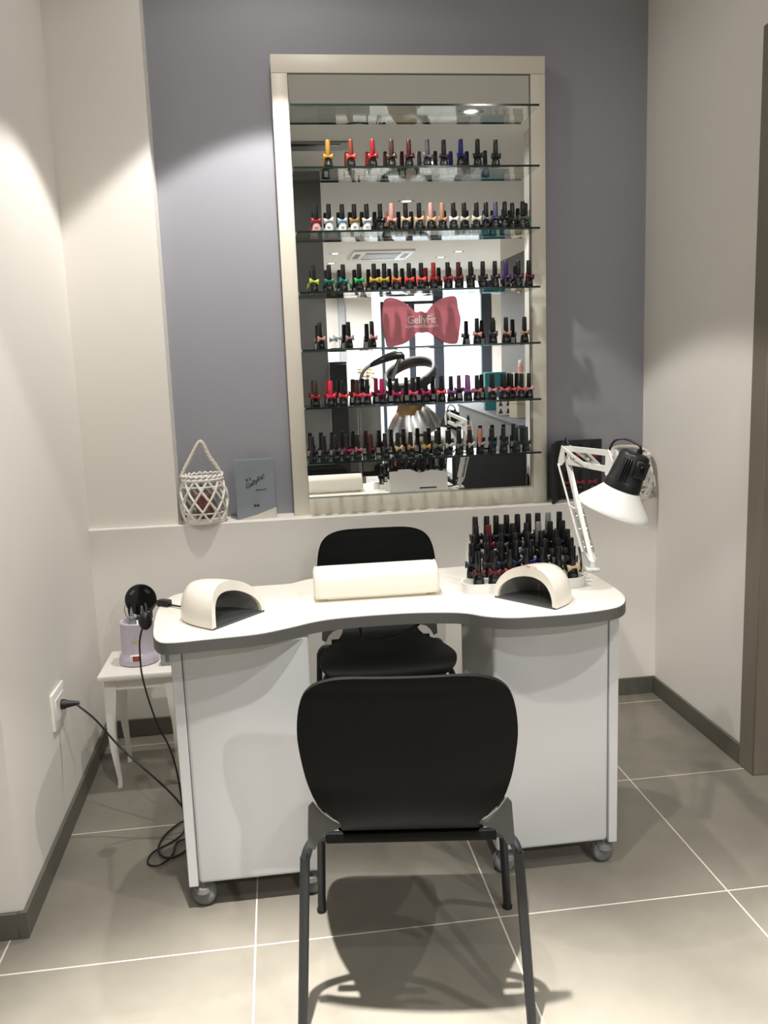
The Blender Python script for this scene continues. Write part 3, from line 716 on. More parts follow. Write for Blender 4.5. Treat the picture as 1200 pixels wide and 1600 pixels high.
# ------------------------------------------------------------------ the two chairs
def make_chair():
    t = thing('side_chair', '', 'chair')
    prof = [(-.290, .878, .100), (-.2898, .8765, .130), (-.289, .872, .158), (-.287, .862, .186), (-.283, .846, .207), (-.279, .825, .2205), (-.270, .785, .232), (-.258, .725, .237), (-.246, .66, .231), (-.236, .61, .222), (-.228, .57, .206), (-.219, .540, .180), (-.209, .518, .158),
            (-.196, .498, .148), (-.178, .483, .150), (-.155, .473, .158), (-.12, .4665, .172), (-.06, .463, .200), (.02, .463, .226), (.10, .466, .242), (.16, .467, .246), (.20, .462, .240), (.225, .452, .226), (.240, .438, .200), (.248, .424, .165), (.250, .416, .13)]
    PV = crom([Vector(p) for p in prof], 3)
    n = len(PV) - 1
    def f(u, v):
        i = min(n, int(round(v * n))); p = PV[i]
        a = PV[max(0, i - 1)]; b = PV[min(n, i + 1)]
        ty, tz = b.x - a.x, b.y - a.y; L_ = math.hypot(ty, tz)
        s_ = 2 * u - 1
        ny, nz = -tz / L_, ty / L_
        if nz < 0 and ny < 0: ny, nz = -ny, -nz
        x = p.z * s_
        bend = (x / .24) ** 2
        wb = max(0, min(1, (p.y - .50) / .1)); ws = max(0, min(1, (p.x + .14) / .1))
        return (x, p.x + .030 * bend * wb, p.y + .012 * bend * ws), (0, ny, nz)
    obj('shell', MB().slab(f, 20, n, .011), m_blackwood, t, 50)
    for sx_ in (-1, 1):
        obj('rear_leg', MB().tube([(sx_ * .10, -.10, .440), (sx_ * .20, -.135, .440), (sx_ * .230, -.152, .432), (sx_ * .243, -.165, .405), (sx_ * .246, -.172, .37), (sx_ * .263, -.228, .004)], .0115, 12, 5), m_blackmetal, t)
        obj('front_leg', MB().tube([(sx_ * .10, .10, .438), (sx_ * .19, .128, .436), (sx_ * .220, .142, .426), (sx_ * .236, .156, .39), (sx_ * .242, .17, .34), (sx_ * .2615, .226, .004)], .0115, 12, 5), m_blackmetal, t)
        for yy in (-.228, .226):
            obj('foot', MB().lathe([(.0135, 0), (.0135, .008), (.0118, .012)], 12, Matrix.Translation((sx_ * (.2632 if yy < 0 else .2617), yy, 0))), m_rubber, t)
        # grey corner bracket between the back and the leg
        br = [(.150, .503), (.172, .514), (.196, .533), (.216, .560), (.226, .548), (.229, .500), (.232, .452), (.216, .444), (.205, .468), (.186, .486), (.165, .492)]
        obj('bracket', MB().prism([(sx_ * a, b) for a, b in br], -.200, -.194, 0, TOXZ), m_bracket, t)
    obj('rear_rail', MB().box(-.195, .195, -.168, -.150, .438, .463, .004, 2), m_blackwood, t)
    obj('seat_frame', MB().tube([(-.10, -.10, .440), (.10, -.10, .440)], .0115, 10).tube([(-.10, .10, .438), (.10, .10, .438)], .0115, 10).tube([(-.09, -.10, .440), (-.09, .10, .438)], .009, 8).tube([(.09, -.10, .440), (.09, .10, .438)], .009, 8), m_blackmetal, t)
    return t
ch = make_chair()
ch.location = (.276, 1.938, 0); ch.rotation_euler = (0, 0, math.radians(-8.5))
tag(ch, 'black chair in front of the table, its back towards the viewer', 'chair', 'black shell chairs at the table')
ch2 = dup(ch); ch2.location = (.358, 3.062, 0); ch2.rotation_euler = (0, 0, math.radians(180 - 2))
tag(ch2, 'black chair behind the table, facing the viewer under the mirror', 'chair', 'black shell chairs at the table')

# ------------------------------------------------------------------ lanterns on the ledge
def lantern(loc, label, handle_up, r=.098):
    t = thing('wicker_lantern', label, 'lantern', loc, 0, 'white wicker lanterns on the ledge')
    H = .205
    def rad(u): return r * (.80 + .20 * math.sin(PI * (u * .92 + .06)) ** .8)
    mb = MB()
    n = 10
    for d in (-1, 1):
        for k in range(n):
            a0 = 2 * PI * k / n
            mb.tube([(rad(u) * math.cos(a0 + d * u * 1.25), rad(u) * math.sin(a0 + d * u * 1.25), .008 + u * (H - .03)) for u in [i / 9 for i in range(10)]], .0050, 6)
    obj('lattice', mb, m_wicker, t)
    def ring(R, z, rr): return [(R * math.cos(2 * PI * i / 28), R * math.sin(2 * PI * i / 28), z) for i in range(28)]
    obj('base_hoop', MB().lathe([(rad(0) - .006, 0), (rad(0), 0), (rad(0) + .003, .006), (rad(0) + .002, .018), (rad(0) - .004, .018)], 32).lathe([(.0, .002), (rad(0) - .004, .002)][1:] + [(rad(0) - .004, .004)], 32), m_wicker, t)
    rm = MB().tube(ring(rad(.22) - .003, .045, 0), .0035, 5, 0, True).tube(ring(rad(.80) - .003, .155, 0), .0035, 5, 0, True)
    obj('binding', rm, m_wicker, t)
    tw = []
    R1 = rad(1) + .002
    for i in range(120):
        a = 2 * PI * i / 120
        tw.append(((R1 + .004 * math.cos(a * 22)) * math.cos(a), (R1 + .004 * math.cos(a * 22)) * math.sin(a), H - .008 + .004 * math.sin(a * 22)))
    obj('rim', MB().tube(ring(R1, H - .022, 0), .007, 8, 0, True).tube(tw, .0048, 6, 0, True), m_wicker, t)
    if handle_up:
        hp = [(-R1 - .004, -.01, H - .012), (-R1 + .012, -.006, H + .02), (-.045, 0, H + .065), (-.018, .004, H + .110), (.0, .006, H + .132), (.014, .006, H + .118), (.034, .002, H + .070), (.062, -.004, H + .026), (R1 - .002, -.01, H - .010)]
    else:
        hp = [(-R1, -.02, H), (-R1 * .8, .03, H + .012), (-.03, .062, H + .018), (.02, .066, H + .018), (R1 * .7, .04, H + .014), (R1, -.015, H)]
    P = crom([Vector(p) for p in hp], 8)
    hm = MB()
    for ph in (0, 2 * PI / 3, 4 * PI / 3):
        pts = []
        for i, p in enumerate(P):
            tdir = (P[min(len(P) - 1, i + 1)] - P[max(0, i - 1)]).normalized(); s_ = Vector((0, 1, 0)); u_ = tdir.cross(s_)
            a = i * .7 + ph; pts.append(p + (u_ * math.cos(a) + s_ * math.sin(a)) * .0042)
        hm.tube(pts, .0046, 6)
    obj('rope_handle', hm, m_rope, t)
    kb = MB()
    for s_ in (-1, 1): kb.ellipsoid((s_ * (R1 - .002), -.008, H - .004), (.010, .009, .010), 10, 7)
    obj('knot', kb, m_rope, t)
    jr = [(.050, .008), (.056, .012), (.057, .16), (.054, .175), (.054, .182), (.051, .182), (.051, .172), (.053, .158), (.053, .014)]
    obj('glass_jar', MB().lathe(jr, 28, None, True, False), m_clear, t)
    return t
lantern((-.317, 3.602, LEDGE), 'white wicker lantern with rope handle raised, left end of the ledge', True)
lantern((1.548, 3.602, LEDGE), 'white wicker lantern in the right corner behind the desk lamp', False)
m_candle = mat('terracotta_wax', (128, 66, 52), 0.55)
for x, lab in ((-.317, 'terracotta candle inside the left wicker lantern'), (1.548, 'terracotta candle inside the right wicker lantern')):
    t = thing('candle', lab, 'candle', (x, 3.602, LEDGE + .0155), 0, 'candles inside the lanterns')
    obj('wax', MB().lathe([(.034, 0), (.036, .003), (.036, .098), (.033, .101), (.01, .098)], 24), m_candle, t)
    obj('wick', MB().tube([(0, 0, .097), (.001, 0, .108), (.003, 0, .113)], .0012, 5), m_rubber, t)

# ------------------------------------------------------------------ book on the ledge
bk = thing('book', 'blue grey book standing on the ledge beside the mirror', 'book', (-.100, 3.600, LEDGE), math.radians(3))
BW, BHh, BD = .166, .252, .036
m_cloth = mat('blue_grey_cover', (136, 144, 150), 0.6, noise=0.14, nscale=7)
obj('cover', MB().box(-BW / 2, BW / 2, 0, .0025, 0, BHh, .0008, 1).box(-BW / 2, BW / 2, BD - .0025, BD, 0, BHh, .0008, 1).box(BW / 2 - .0025, BW / 2, 0, BD, 0, BHh, .0008, 1), m_cloth, bk)
obj('page_block', MB().box(-BW / 2 + .003, BW / 2 - .003, .0026, BD - .0026, .003, BHh - .003), mat('grey_paper', (150, 148, 142), 0.8, noise=0.25, nscale=40, stretch=(1, 60, 1)), bk)
obj('cream_corner', MB().prism([(-BW / 2 + .01, .001), (BW / 2 - .001, .001), (BW / 2 - .001, .046), (.0, .018)], -.0006, .0, 0, TOXZ), mat('cream_tone', (214, 208, 196), 0.6), bk)  # pale cream panel across the lower corner of the cover
m_ink = mat('black_ink', (22, 24, 26), 0.5)
text('lettering', "It's", .022, (-.030, -.0004, .168), (PI / 2, math.radians(-22), 0), m_ink, bk, bold=.0001, shear=.3)
text('lettering', 'GellyFit!', .027, (-.002, -.0004, .158), (PI / 2, math.radians(-30), 0), m_ink, bk, bold=.0003, shear=.3)
text('lettering', '(Romance)', .010, (.022, -.0004, .124), (PI / 2, math.radians(-5), 0), m_ink, bk)
bi = MB()
for s_ in (-1, 1): bi.prism([(0, .058), (s_ * .010, .064), (s_ * .010, .050), (0, .055)], -.0008, 0, 0, TOXZ)
obj('bow_print', bi, m_ink, bk)

# ------------------------------------------------------------------ black display pack with red bows
dp = thing('display_box', 'black display pack with red bows on the ledge right of the mirror', 'display', (1.25, 3.64, LEDGE))
m_card = mat('black_card', (24, 26, 28), 0.55)
obj('main_panel', MB().box(-.02, .196, .025, .045, 0, .258, .002, 1), m_card, dp)
obj('side_flap', MB().prism([(-.078, -.094), (-.066, -.098), (.004, .027), (-.006, .038)], 0, .258), m_card, dp)
obj('top_board', MB().prism([(-.077, -.093), (-.066, -.097), (.004, .026), (.195, .026), (.195, .044), (-.006, .044)], .258, .262), m_card, dp)
obj('foot_board', MB().box(-.02, .196, .006, .025, 0, .012, .001, 1), m_card, dp)
m_relief = mat('black_gloss_print', (14, 15, 16), 0.2)
for rr in range(2):
    for cc in range(3):
        x = .035 + cc * .058; z = .035 + rr * .118
        rl = obj('printed_bottle', MB().prism([(x - .017, z), (x + .017, z), (x + .014, z + .034), (x + .008, z + .040), (x + .0085, z + .092), (x - .0085, z + .092), (x - .008, z + .040), (x - .014, z + .034)], .0215, .025, 0, TOXZ), m_relief, dp)
        b = MB()
        for s_ in (-1, 1): b.prism([(x, z + .040), (x + s_ * .020, z + .050), (x + s_ * .020, z + .027), (x, z + .036)], .0200, .0222, 0, TOXZ)
        obj('printed_bow', b, mat('red_print_bow', (140, 26, 38), 0.4), rl)
        e = obj('printed_emblem', ME['emblem'].copy(), mat('grey_print', (120, 122, 124), 0.5), rl); e.location = (x, .0212, z + .017)

# ------------------------------------------------------------------ stool with wax warmer
st = thing('stool', 'white painted stool with curved legs against the left wall', 'stool', (-.545, 3.19, 0))
SZ = .448
obj('seat', MB().box(-.148, .148, -.148, .148, SZ - .022, SZ, .006, 2), m_white_paint, st)
ap = MB()
for a in ((-.125, .125, -.125, -.107), (-.125, .125, .107, .125), (-.125, -.107, -.125, .125), (.107, .125, -.125, .125)): ap.box(a[0], a[1], a[2], a[3], SZ - .062, SZ - .022)
obj('apron', ap, m_white_paint, st)
for sx_ in (-1, 1):
    for sy_ in (-1, 1):
        pts = [(.108, SZ - .022, .028), (.109, SZ - .08, .028), (.113, SZ - .14, .025), (.117, SZ - .20, .021), (.116, .16, .016), (.110, .08, .012), (.106, .03, .010), (.108, .0, .011)]
        obj('leg', MB().loft([[(sx_ * a + dx * w, sy_ * a + dy * w, z) for dx, dy in ((-1, -1), (1, -1), (1, 1), (-1, 1))] for a, z, w in [(p[0], p[1], p[2] * .72) for p in pts]]), m_white_paint, st, 60)
ww = thing('wax_warmer', 'lilac wax warmer with open black lid on the white stool', 'wax warmer', (-.562, 3.19, SZ))
obj('body', MB().lathe([(.068, 0), (.074, .004), (.075, .018), (.070, .032), (.064, .040), (.062, .048), (.061, .150), (.063, .158), (.060, .162), (.050, .160), (.046, .150), (.044, .145)], 40), m_lilac, ww)
obj('switch_plate', MB().box(-.024, .024, -.0735, -.060, .020, .046, .003, 1), m_white_paint, ww)
sw = obj('switch', MB().box(-.012, .014, -.0765, -.070, .024, .042, .002, 1), mat('black_bezel', (26, 20, 22), 0.3), ww)
obj('rocker', MB().box(-.008, .010, -.0785, -.0755, .027, .039, .001, 1), mat('red_rocker', (190, 40, 46), 0.3), sw)
star = [((.013 if k % 2 == 0 else .005) * math.cos(PI / 2 + k * PI / 5), .098 + (.013 if k % 2 == 0 else .005) * math.sin(PI / 2 + k * PI / 5)) for k in range(10)]
obj('star_emblem', MB().prism(star, -.0635, -.060, 0, TOXZ), mat('gold_print', (206, 186, 120), 0.4), ww)
LM = Matrix.Translation((.018, .028, .232)) @ Matrix.Rotation(math.radians(82), 4, 'X')
obj('lid', MB().lathe([(.030, -.008), (.052, -.006), (.058, -.002), (.059, .003), (.055, .008), (.035, .012), (.012, .013)], 40, LM), mat('black_gloss_lid', (16, 18, 19), 0.12), ww)
vt = MB()
for a in (38, 48, 58, 122, 132, 142):
    vt.box(.036, .046, -.0022, .0022, .0095, .0125, 0, 1, LM @ Matrix.Rotation(math.radians(a), 4, 'Z'))
obj('lid_vent', vt, m_steel, ww)
cl = MB()
for k in range(6):
    a = 2 * PI * k / 6 + .3; c_, s_ = math.cos(a), math.sin(a)
    P = [(.022, .150), (.028, .168), (.036, .186), (.040, .205), (.037, .222)]; wd = [.010, .011, .008, .005, .0015]
    cl.loft([[(r * c_ - s_ * w * e + c_ * d * .0015, r * s_ + c_ * w * e + s_ * d * .0015, z) for e, d in ((-1, -1), (1, -1), (1, 1), (-1, 1))] for (r, z), w in zip(P, wd)])
cl.lathe([(.030, .146), (.032, .150), (.026, .168), (.018, .170)], 20)
obj('steel_petals', cl, m_steel, ww)
obj('hinge', MB().box(.030, .058, .000, .030, .150, .192, .005, 1), m_blackplastic, ww)
gb = thing('adapter_box', 'small grey box on the stool beside the lilac warmer', 'box', (-.452, 3.13, SZ))
obj('case', MB().box(-.022, .022, -.02, .02, 0, .06, .003, 1), mat('grey_plastic', (150, 150, 150), 0.4), gb)
obj('side_label', MB().box(-.004, .010, -.0206, -.02, .014, .046), mat('dark_label', (96, 98, 100), 0.5), gb)

# ------------------------------------------------------------------ socket, plug and cables
ot = thing('wall_socket', 'white wall socket plate on the left wall with a black plug in it', 'socket', (-.7725, 2.79, .448))
obj('plate', MB().box(.002, .012, -.075, .075, -.062, .062, .003, 2), m_enamel, ot)
obj('insert', MB().box(.012, .0145, -.052, .052, -.036, .036, .001, 1), m_enamel, ot)
c1 = thing('power_cable', 'black power cable with plug running from the wall socket behind the table', 'cable', (-.75, 2.80, .448))
def relp(pts, o): return [tuple(p[i] - o[i] for i in range(3)) for p in pts]
O1 = (-.75, 2.80, .448)
obj('plug', MB().lathe([(.017, -.008), (.017, .004), (.013, .010), (.010, .026), (.0065, .046), (.005, .050)], 16, Matrix.Rotation(PI / 2, 4, 'Y')), m_rubber, c1)
obj('cord', MB().tube(relp([(-.712, 2.80, .447), (-.697, 2.79, .437), (-.648, 2.78, .391), (-.579, 2.76, .304), (-.487, 2.72, .223), (-.427, 2.70, .166), (-.385, 2.68, .120), (-.350, 2.66, .06), (-.345, 2.64, .012),
                        (-.37, 2.57, .007), (-.42, 2.55, .007), (-.452, 2.60, .007), (-.445, 2.68, .007), (-.40, 2.76, .007), (-.34, 2.78, .007), (-.28, 2.74, .007)], O1), .0034, 8, 7), m_rubber, c1)
c2 = thing('lamp_cable', 'black cable hanging from the left nail lamp over the table edge', 'cable', (-.30, 2.57, TZ))
O2 = (-.30, 2.57, TZ)
obj('cord', MB().tube(relp([(-0.253, 2.453, 0.837), (-0.289, 2.483, 0.834), (-0.332, 2.526, 0.831), (-0.359, 2.551, 0.833), (-0.389, 2.572, 0.830), (-.435, 2.70, .760), (-.462, 2.735, .715), (-.478, 2.74, .665), (-.481, 2.74, .610), (-.481, 2.74, .560), (-.474, 2.74, .505), (-.460, 2.74, .435), (-.440, 2.735, .365),
                        (-.412, 2.725, .305), (-.396, 2.72, .24), (-.388, 2.72, .18), (-.382, 2.715, .10), (-.378, 2.70, .02), (-.40, 2.66, .0065), (-.468, 2.59, .0065), (-.475, 2.53, .0065), (-.44, 2.512, .0065), (-.405, 2.56, .0065), (-.395, 2.64, .0065), (-.33, 2.66, .0065)], O2), .0030, 8, 7), m_rubber, c2)
a_, b_ = Vector((-.389, 2.572, .833)), Vector((-.339, 2.533, .835))
fz = MB(); tt = (b_ - a_).normalized(); su = Vector((0, 0, 1)); ss = tt.cross(su)
fz.loft([[Vector(p) - Vector(O2) + (su * e + ss * d) * w for e, d in ((-1, -1), (-1, 1), (1, 1), (1, -1))] for p, w in ((a_ + tt * .008, .008), (a_ + tt * .012, .010), (b_ - tt * .012, .010), (b_ - tt * .008, .008))])
obj('ferrite_sleeve', fz, m_rubber, c2)
obj('connector', MB().ellipsoid((-.452 + .30, 2.722 - 2.57, .735 - TZ), (.022, .022, .030), 14, 9), m_rubber, c2)

# ------------------------------------------------------------------ the salon behind, seen in the mirror
# ceiling air conditioner
ac = thing('air_conditioner', 'white ceiling cassette air conditioner seen in the mirror', 'air conditioner', (1.78, -6.5, CEIL))
obj('panel', MB().box(-.47, .47, -.55, .55, -.03, 0, .008, 2), m_enamel, ac)
obj('grille', MB().box(-.27, .27, -.30, .30, -.036, -.028, .003, 1), mat('grey_grille', (176, 178, 182), 0.5), ac)
for (x0, x1, y0, y1) in ((-.27, .27, .34, .42), (-.27, .27, -.42, -.34), (-.42, -.34, -.27, .27), (.34, .42, -.27, .27)):
    obj('air_slot', MB().box(x0, x1, y0, y1, -.034, -.029), m_blackplastic, ac)
sl = thing('ceiling_vent', 'long dark slot vent set in the ceiling, seen at the top of the mirror', 'vent', (.15, .30, CEIL))
obj('vent_frame', MB().box(-.58, .55, -.13, .13, -.012, 0, .003, 1), mat('grey_vent_frame', (128, 128, 126), 0.5), sl)
obj('slot', MB().box(-.54, .46, .03, .085, -.016, -.010), m_blackplastic, sl)

# reception counter with its boxes
m_ctop = mat('dark_grey_counter_top', (74, 74, 78), 0.6, spec=0.25); m_cfront = mat('black_counter_front', (20, 21, 23), 0.4)
CZ = .955
ct = thing('reception_counter', 'long dark grey reception counter seen on the right in the mirror', 'counter', (2.08, .1, 0), math.radians(4.6))
obj('worktop', MB().box(0, .62, -4.0, 0, CZ - .03, CZ, .004, 1), m_ctop, ct)
obj('fascia', MB().box(.012, .60, -3.98, -.02, CZ - .17, CZ - .03), m_cfront, ct)
obj('front', MB().box(.06, .60, -3.97, -.05, 0, CZ - .17), m_cfront, ct)
def on_counter(lx_, ly_): a = math.radians(4.6); return (2.08 + lx_ * math.cos(a) - ly_ * math.sin(a), .1 + lx_ * math.sin(a) + ly_ * math.cos(a), CZ)
bx = thing('carton', 'large beige box lying on the reception counter', 'box', on_counter(.30, -.95), math.radians(-6))
obj('case', MB().box(-.17, .17, -.1, .1, 0, .17, .003, 1), mat('beige_carton', (196, 190, 164), 0.7), bx)
obj('lid', MB().box(-.172, .172, -.102, .102, .14, .175, .003, 1), mat('beige_carton_lid', (202, 196, 170), 0.7), bx)
bx2 = thing('carton', 'tall beige box standing behind the other on the counter', 'box', on_counter(.36, -1.5), 0)
obj('case', MB().box(-.1, .1, -.08, .08, 0, .42, .003, 1), mat('beige_carton'  , (196, 190, 164)), bx2)
nc = thing('nail_chart', 'white sample card printed with dark cone shapes on the counter', 'sample card', on_counter(.13, -1.35), math.radians(-4))
obj('card', MB().box(-.085, .085, 0, .003, 0, .17), m_acryl, nc)
pr = MB()
for i in range(2):
    for j in range(2):
        x = -.04 + .08 * i; z = .02 + .075 * j
        pr.prism([(x - .022, z), (x + .022, z), (x + .004, z + .05), (x - .004, z + .05)], .003, .005, 0, TOXZ)
obj('print', pr, mat('plum_print', (70, 54, 70), 0.5), nc)
jr_ = thing('cream_jar', 'small white jar on the near end of the counter', 'jar', on_counter(.42, -.55))
obj('pot', MB().lathe([(.034, 0), (.038, .004), (.038, .05), (.034, .055)], 20), m_blackplastic, jr_)
obj('lid', MB().lathe([(.040, .05), (.041, .055), (.041, .105), (.037, .11)], 20), m_acryl, jr_)
te = thing('storage_box', 'teal box on the far part of the counter', 'box', on_counter(.22, -2.4), math.radians(8))
obj('case', MB().box(-.12, .12, -.09, .09, 0, .42, .004, 1), mat('teal_box', (30, 122, 128), 0.5), te)
sb = thing('spray_bottle', 'small pink bottle with white cap on the tall beige box', 'bottle', (on_counter(.33, -1.5)[0], on_counter(.33, -1.5)[1], CZ + .42))
obj('bottle_body', MB().lathe([(.024, 0), (.026, .004), (.026, .07), (.012, .085)], 18), mat('pink_lotion', (214, 150, 138), 0.3), sb)
obj('cap', MB().lathe([(.014, .085), (.022, .09), (.022, .125), (.016, .13)], 18), m_acryl, sb)

# waiting armchair in front of the counter
m_vinyl = mat('black_vinyl', (16, 17, 18), 0.4, bump=0.1, bscale=120)
am = thing('waiting_armchair', 'black waiting armchair in front of the reception counter', 'armchair', (1.66, .42, 0), math.radians(180))
obj('seat', MB().box(-.24, .24, -.26, .22, .16, .44, .04, 3), m_vinyl, am)
obj('backrest', MB().box(-.30, .30, -.36, -.24, .10, .84, .05, 4), m_vinyl, am)
for s_ in (-1, 1): obj('armrest', MB().box(s_ * .245, s_ * .335, -.30, .24, .10, .62, .03, 3), m_vinyl, am)
for sx_ in (-1, 1):
    for sy_ in (-1, 1): obj('leg', MB().lathe([(.016, 0), (.022, .11)], 12, Matrix.Translation((sx_ * .25, sy_ * .2 - .04, 0))), m_blackmetal, am)

# black cabinet, styling chairs
bc = thing('tall_cabinet', 'tall narrow black cabinet at the end of the dark grey partition', 'cabinet', (.592, -.72, 0))
obj('carcass', MB().box(-.075, .075, -.14, .14, .06, 1.55, .004, 1), m_cfront, bc)
obj('door', MB().box(-.072, .072, .14, .156, .08, 1.53, .003, 1), m_cfront, bc)
obj('plinth', MB().box(-.07, .07, -.13, .13, 0, .06), m_blackplastic, bc)
def styling_chair(loc, rz, label, mat_back, hb=.66):
    t = thing('styling_chair', label, 'salon chair', loc, rz, 'styling chairs in the salon')
    obj('base', MB().lathe([(.24, 0), (.25, .008), (.22, .02), (.04, .035)], 36), m_steel, t)
    obj('column', MB().lathe([(.035, .03), (.035, .36), (.05, .38)], 20), m_steel, t)
    obj('seat', MB().box(-.24, .24, -.24, .24, .38, .52, .04, 3), m_vinyl, t)
    def f(u, v):
        a = (u - .5) * 1.5
        return (.30 * math.sin(a), -.24 - .03 * v + .30 * (1 - math.cos(a)) * .9, .44 + hb * v), (math.sin(a), -math.cos(a), 0)
    obj('backrest', MB().slab(f, 14, 8, .05), mat_back, t, 60)
    for s_ in (-1, 1):
        obj('armrest', MB().tube([(s_ * .27, -.18, .46), (s_ * .29, -.17, .68), (s_ * .29, -.12, .70), (s_ * .29, .16, .70), (s_ * .28, .2, .68), (s_ * .26, .2, .44)], .014, 8, 4), m_steel, t)
    return t
styling_chair((.86, -1.58, 0), math.radians(185), 'grey backed styling chair beside the tall black cabinet', mat('grey_vinyl', (128, 128, 124), 0.4))
styling_chair((1.36, -1.12, 0), math.radians(180), 'black styling chair holding the seated client', m_vinyl, .40)

# ring hair dryer over the client
rd = thing('ring_hair_dryer', 'dark ring hair dryer on a curved chrome arm above the client', 'hair dryer', (.80, -.90, 0))
obj('stand_base', MB().lathe([(.11, 0), (.115, .01), (.09, .03), (.03, .05)], 32), m_blackplastic, rd)
obj('pole', MB().tube([(0, 0, .03), (0, 0, 1.16), (.015, 0, 1.34), (.06, 0, 1.46), (.14, 0, 1.515)], .016, 12, 6), m_steel, rd)
obj('arm_cover', MB().loft([[(x, w * math.cos(a), z + h * math.sin(a)) for a in [2 * PI * k / 12 for k in range(12)]] for x, z, w, h in ((.12, 1.505, .02, .02), (.16, 1.525, .05, .03), (.26, 1.565, .075, .04), (.36, 1.595, .08, .045), (.42, 1.595, .075, .04), (.45, 1.57, .05, .03))]), mat('dark_gloss_cover', (40, 42, 44), 0.2), rd)
RM = Matrix.Translation((.51, 0, 1.40)) @ Matrix.Rotation(math.radians(-26), 4, 'X') @ Matrix.Rotation(math.radians(-18), 4, 'Y')
rg = MB(); ns, nc_ = 48, 12
rv = [[rg.bm.verts.new(RM @ Vector(((.235 + .022 * math.cos(b)) * math.cos(a), (.235 + .022 * math.cos(b)) * math.sin(a), .050 * math.sin(b)))) for b in [2 * PI * k / nc_ for k in range(nc_)]] for a in [2 * PI * i / ns for i in range(ns)]]
for i in range(ns): rg._quadring(rv[i], rv[(i + 1) % ns])
obj('heating_ring', rg, mat('dark_grey_ring', (70, 72, 74), 0.25), rd)
obj('ring_rim', MB().tube([RM @ Vector((.238 * math.cos(2 * PI * i / 40), .238 * math.sin(2 * PI * i / 40), .052)) for i in range(40)], .014, 8, 0, True), mat('pale_rim', (196, 196, 192), 0.3), rd)
obj('ring_joint', MB().tube([(.41, 0, 1.57), (.38, -.02, 1.50), (.33, -.04, 1.35)], .02, 10, 4), m_steel, rd)

# flowers on a tall stand
fs = thing('plant_stand', 'slim black plant stand behind the hair dryer', 'plant stand', (1.02, -2.2, 0))
obj('top', MB().lathe([(.13, 1.04), (.13, 1.06)], 24), m_blackmetal, fs)
for k in range(3):
    a = 2 * PI * k / 3
    obj('leg', MB().tube([(.11 * math.cos(a), .11 * math.sin(a), 1.04), (.15 * math.cos(a), .15 * math.sin(a), 0.004)], .009, 8), m_blackmetal, fs)
vs = thing('flower_vase', 'yellow flowers in a glass vase on the slim black stand', 'flowers', (1.02, -2.2, 1.06))
obj('vase', MB().lathe([(.04, 0), (.05, .01), (.055, .08), (.035, .16), (.04, .19)], 24, None, True, False), m_clear, vs)
rnd = random.Random(3)
for k in range(12):
    a = rnd.uniform(0, 2 * PI); d = rnd.uniform(.01, .10); h = rnd.uniform(.26, .42)
    s_ = obj('stem', MB().tube([(0, 0, .02), (d * .3 * math.cos(a), d * .3 * math.sin(a), .18), (d * math.cos(a), d * math.sin(a), h)], .003, 5, 3), mat('green_stem', (70, 104, 54), 0.6), vs)
    fl = MB()
    for q_ in range(7):
        b = 2 * PI * q_ / 7
        fl.ellipsoid((d * math.cos(a) + .016 * math.cos(b), d * math.sin(a) + .016 * math.sin(b), h), (.012, .012, .007), 8, 5)
    fl.ellipsoid((d * math.cos(a), d * math.sin(a), h + .003), (.010, .010, .008), 8, 5)
    obj('blossom', fl, mat('orange_petals', (238, 172, 92), 0.6) if k < 2 else mat('yellow_petals', (232, 200, 60), 0.6), s_)

# the client under the dryer, back towards the mirror
ps = thing('person', 'person with long blonde hair and clear plastic cape seated under the ring dryer', 'person', (1.36, -1.12, 0), math.radians(180))
def skin(name, verts, edges, radii, material, parent, root=0, sub=2):
    me = bpy.data.meshes.new(name); me.from_pydata(verts, edges, [])
    o = bpy.data.objects.new(name, me); C.objects.link(o); o.parent = parent
    md = o.modifiers.new('skin', 'SKIN'); md.use_smooth_shade = True
    sv = me.skin_vertices[0].data
    for i, r in enumerate(radii): sv[i].radius = r if isinstance(r, tuple) else (r, r)
    sv[root].use_root = True
    ms = o.modifiers.new('sub', 'SUBSURF'); ms.levels = sub; ms.render_levels = sub
    me.materials.append(material)
    return o
m_skin = mat('skin', (214, 166, 140), 0.5)
V = []; E_ = []; Rr = []
def add(p, r, prev=None):
    V.append(p); Rr.append(r)
    if prev is not None: E_.append((prev, len(V) - 1))
    return len(V) - 1
pel = add((0, -.06, .60), (.15, .11)); be = add((0, -.08, .74), (.125, .10), pel); chst = add((0, -.10, .92), (.15, .105), be); shd = add((0, -.10, 1.03), (.12, .075), chst)
nk = add((0, -.085, 1.10), .052, shd); hd0 = add((0, -.07, 1.17), (.062, .072), nk); hd1 = add((0, -.065, 1.24), (.074, .092), hd0); add((0, -.075, 1.31), (.062, .076), hd1)
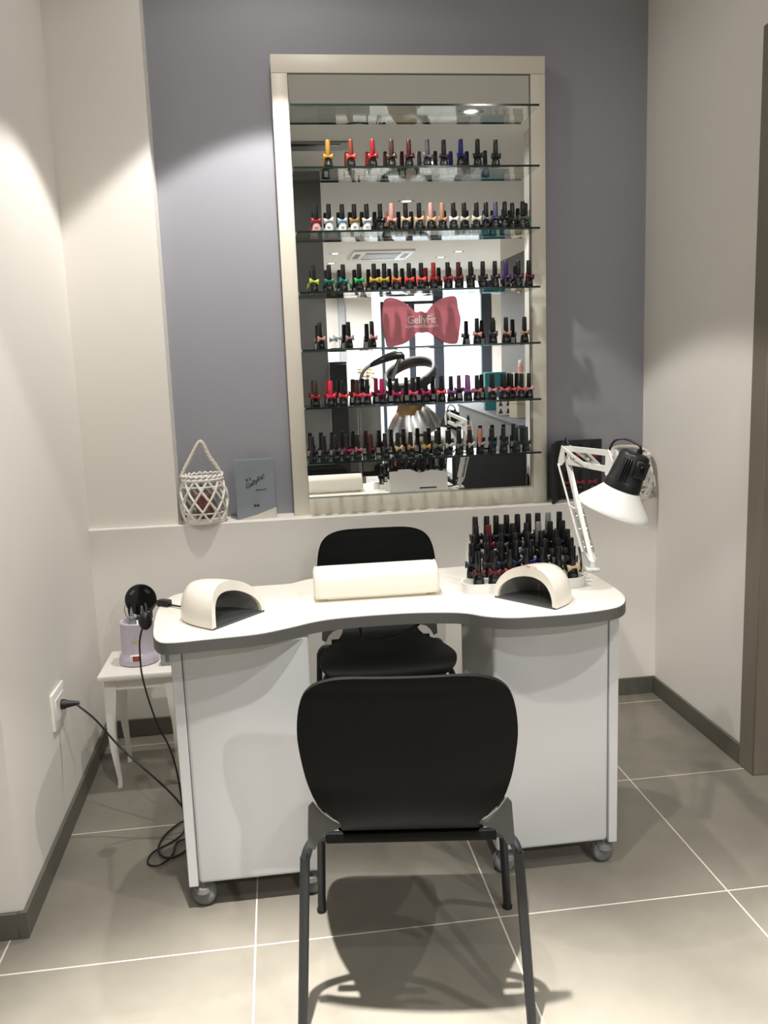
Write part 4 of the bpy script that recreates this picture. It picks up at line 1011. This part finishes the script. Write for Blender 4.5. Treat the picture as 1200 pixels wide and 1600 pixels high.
for s_ in (-1, 1):
    a = add((s_ * .17, -.10, 1.01), .052, shd); b = add((s_ * .22, -.06, .80), .043, a); c_ = add((s_ * .19, .12, .70), .034, b); h_ = add((s_ * .13, .20, .70), (.036, .018), c_)
    for k in range(4):
        f1 = add((s_ * (.155 - .017 * k), .245 + .004 * (1.5 - abs(k - 1.5)), .694), .009, h_); add((s_ * (.152 - .017 * k), .275 + .006 * (1.5 - abs(k - 1.5)), .682), .008, f1)
    t1 = add((s_ * .095, .215, .700), .010, h_); add((s_ * .085, .24, .694), .009, t1)
    hp_ = add((s_ * .10, -.02, .59), .085, pel); kn = add((s_ * .13, .36, .58), .062, hp_); an = add((s_ * .13, .40, .10), .040, kn); add((s_ * .13, .52, .035), (.042, .028), an)
obj_body = skin('body', V, E_, Rr, m_skin, ps, 0)
fc = MB()
for s_ in (-1, 1):
    fc.ellipsoid((s_ * .030, .022, 1.245), (.012, .008, .008), 10, 7); fc.ellipsoid((s_ * .078, -.06, 1.235), (.010, .018, .028), 10, 7)
fc.ellipsoid((0, .036, 1.215), (.012, .018, .022), 10, 7); fc.ellipsoid((0, .018, 1.175), (.024, .010, .008), 10, 7)
obj('face', fc, m_skin, ps)
hr = MB()
nh, mh = 30, 16
def hair(u, v):
    a = PI * (-.12 + 1.24 * u) + PI
    z = 1.365 - .62 * v ** 1.15
    rr = .125 * min(1, (v * 5) ** .5 if v < .2 else 1) * (1 - .10 * v) + .006 * math.sin(a * 23 + v * 9)
    return Vector((rr * math.cos(a) + .16 * v * v, -.085 + rr * 1.05 * math.sin(a), z)), Vector((math.cos(a), math.sin(a), .2)).normalized()
hr.slab(hair, nh, mh, .016)
obj('hair', hr, mat('blonde_hair', (150, 116, 74), 0.45, noise=0.6, nscale=10, stretch=(16, 16, 1)), ps, 70)
cpv = MB()
def capef(u, v):
    a = 2 * PI * u; r_ = (.085 + .26 * v ** .8) * (1 + .07 * math.sin(a * 7 + v * 6) * v)
    return Vector((r_ * math.cos(a) * 1.05, -.09 + r_ * .72 * math.sin(a), 1.10 - .42 * v ** 1.3 + .012 * math.sin(a * 11 + 3 * v))), Vector((math.cos(a), math.sin(a), .6)).normalized()
cpv.slab(capef, 60, 12, .002)
obj('plastic_cape', cpv, glassy('crinkled_clear_plastic', (0.92, 0.93, 0.94), 0.45, 0.35), ps, 30)
obj('dark_top', MB().loft([[(w * math.cos(a), -.09 + d * math.sin(a), z) for a in [2 * PI * k / 24 for k in range(24)]] for z, w, d in ((.56, .20, .15), (.70, .165, .135), (.88, .185, .14), (1.0, .20, .125), (1.06, .13, .095), (1.085, .075, .07))]), mat('charcoal_top', (66, 68, 72), 0.8), ps, 60)
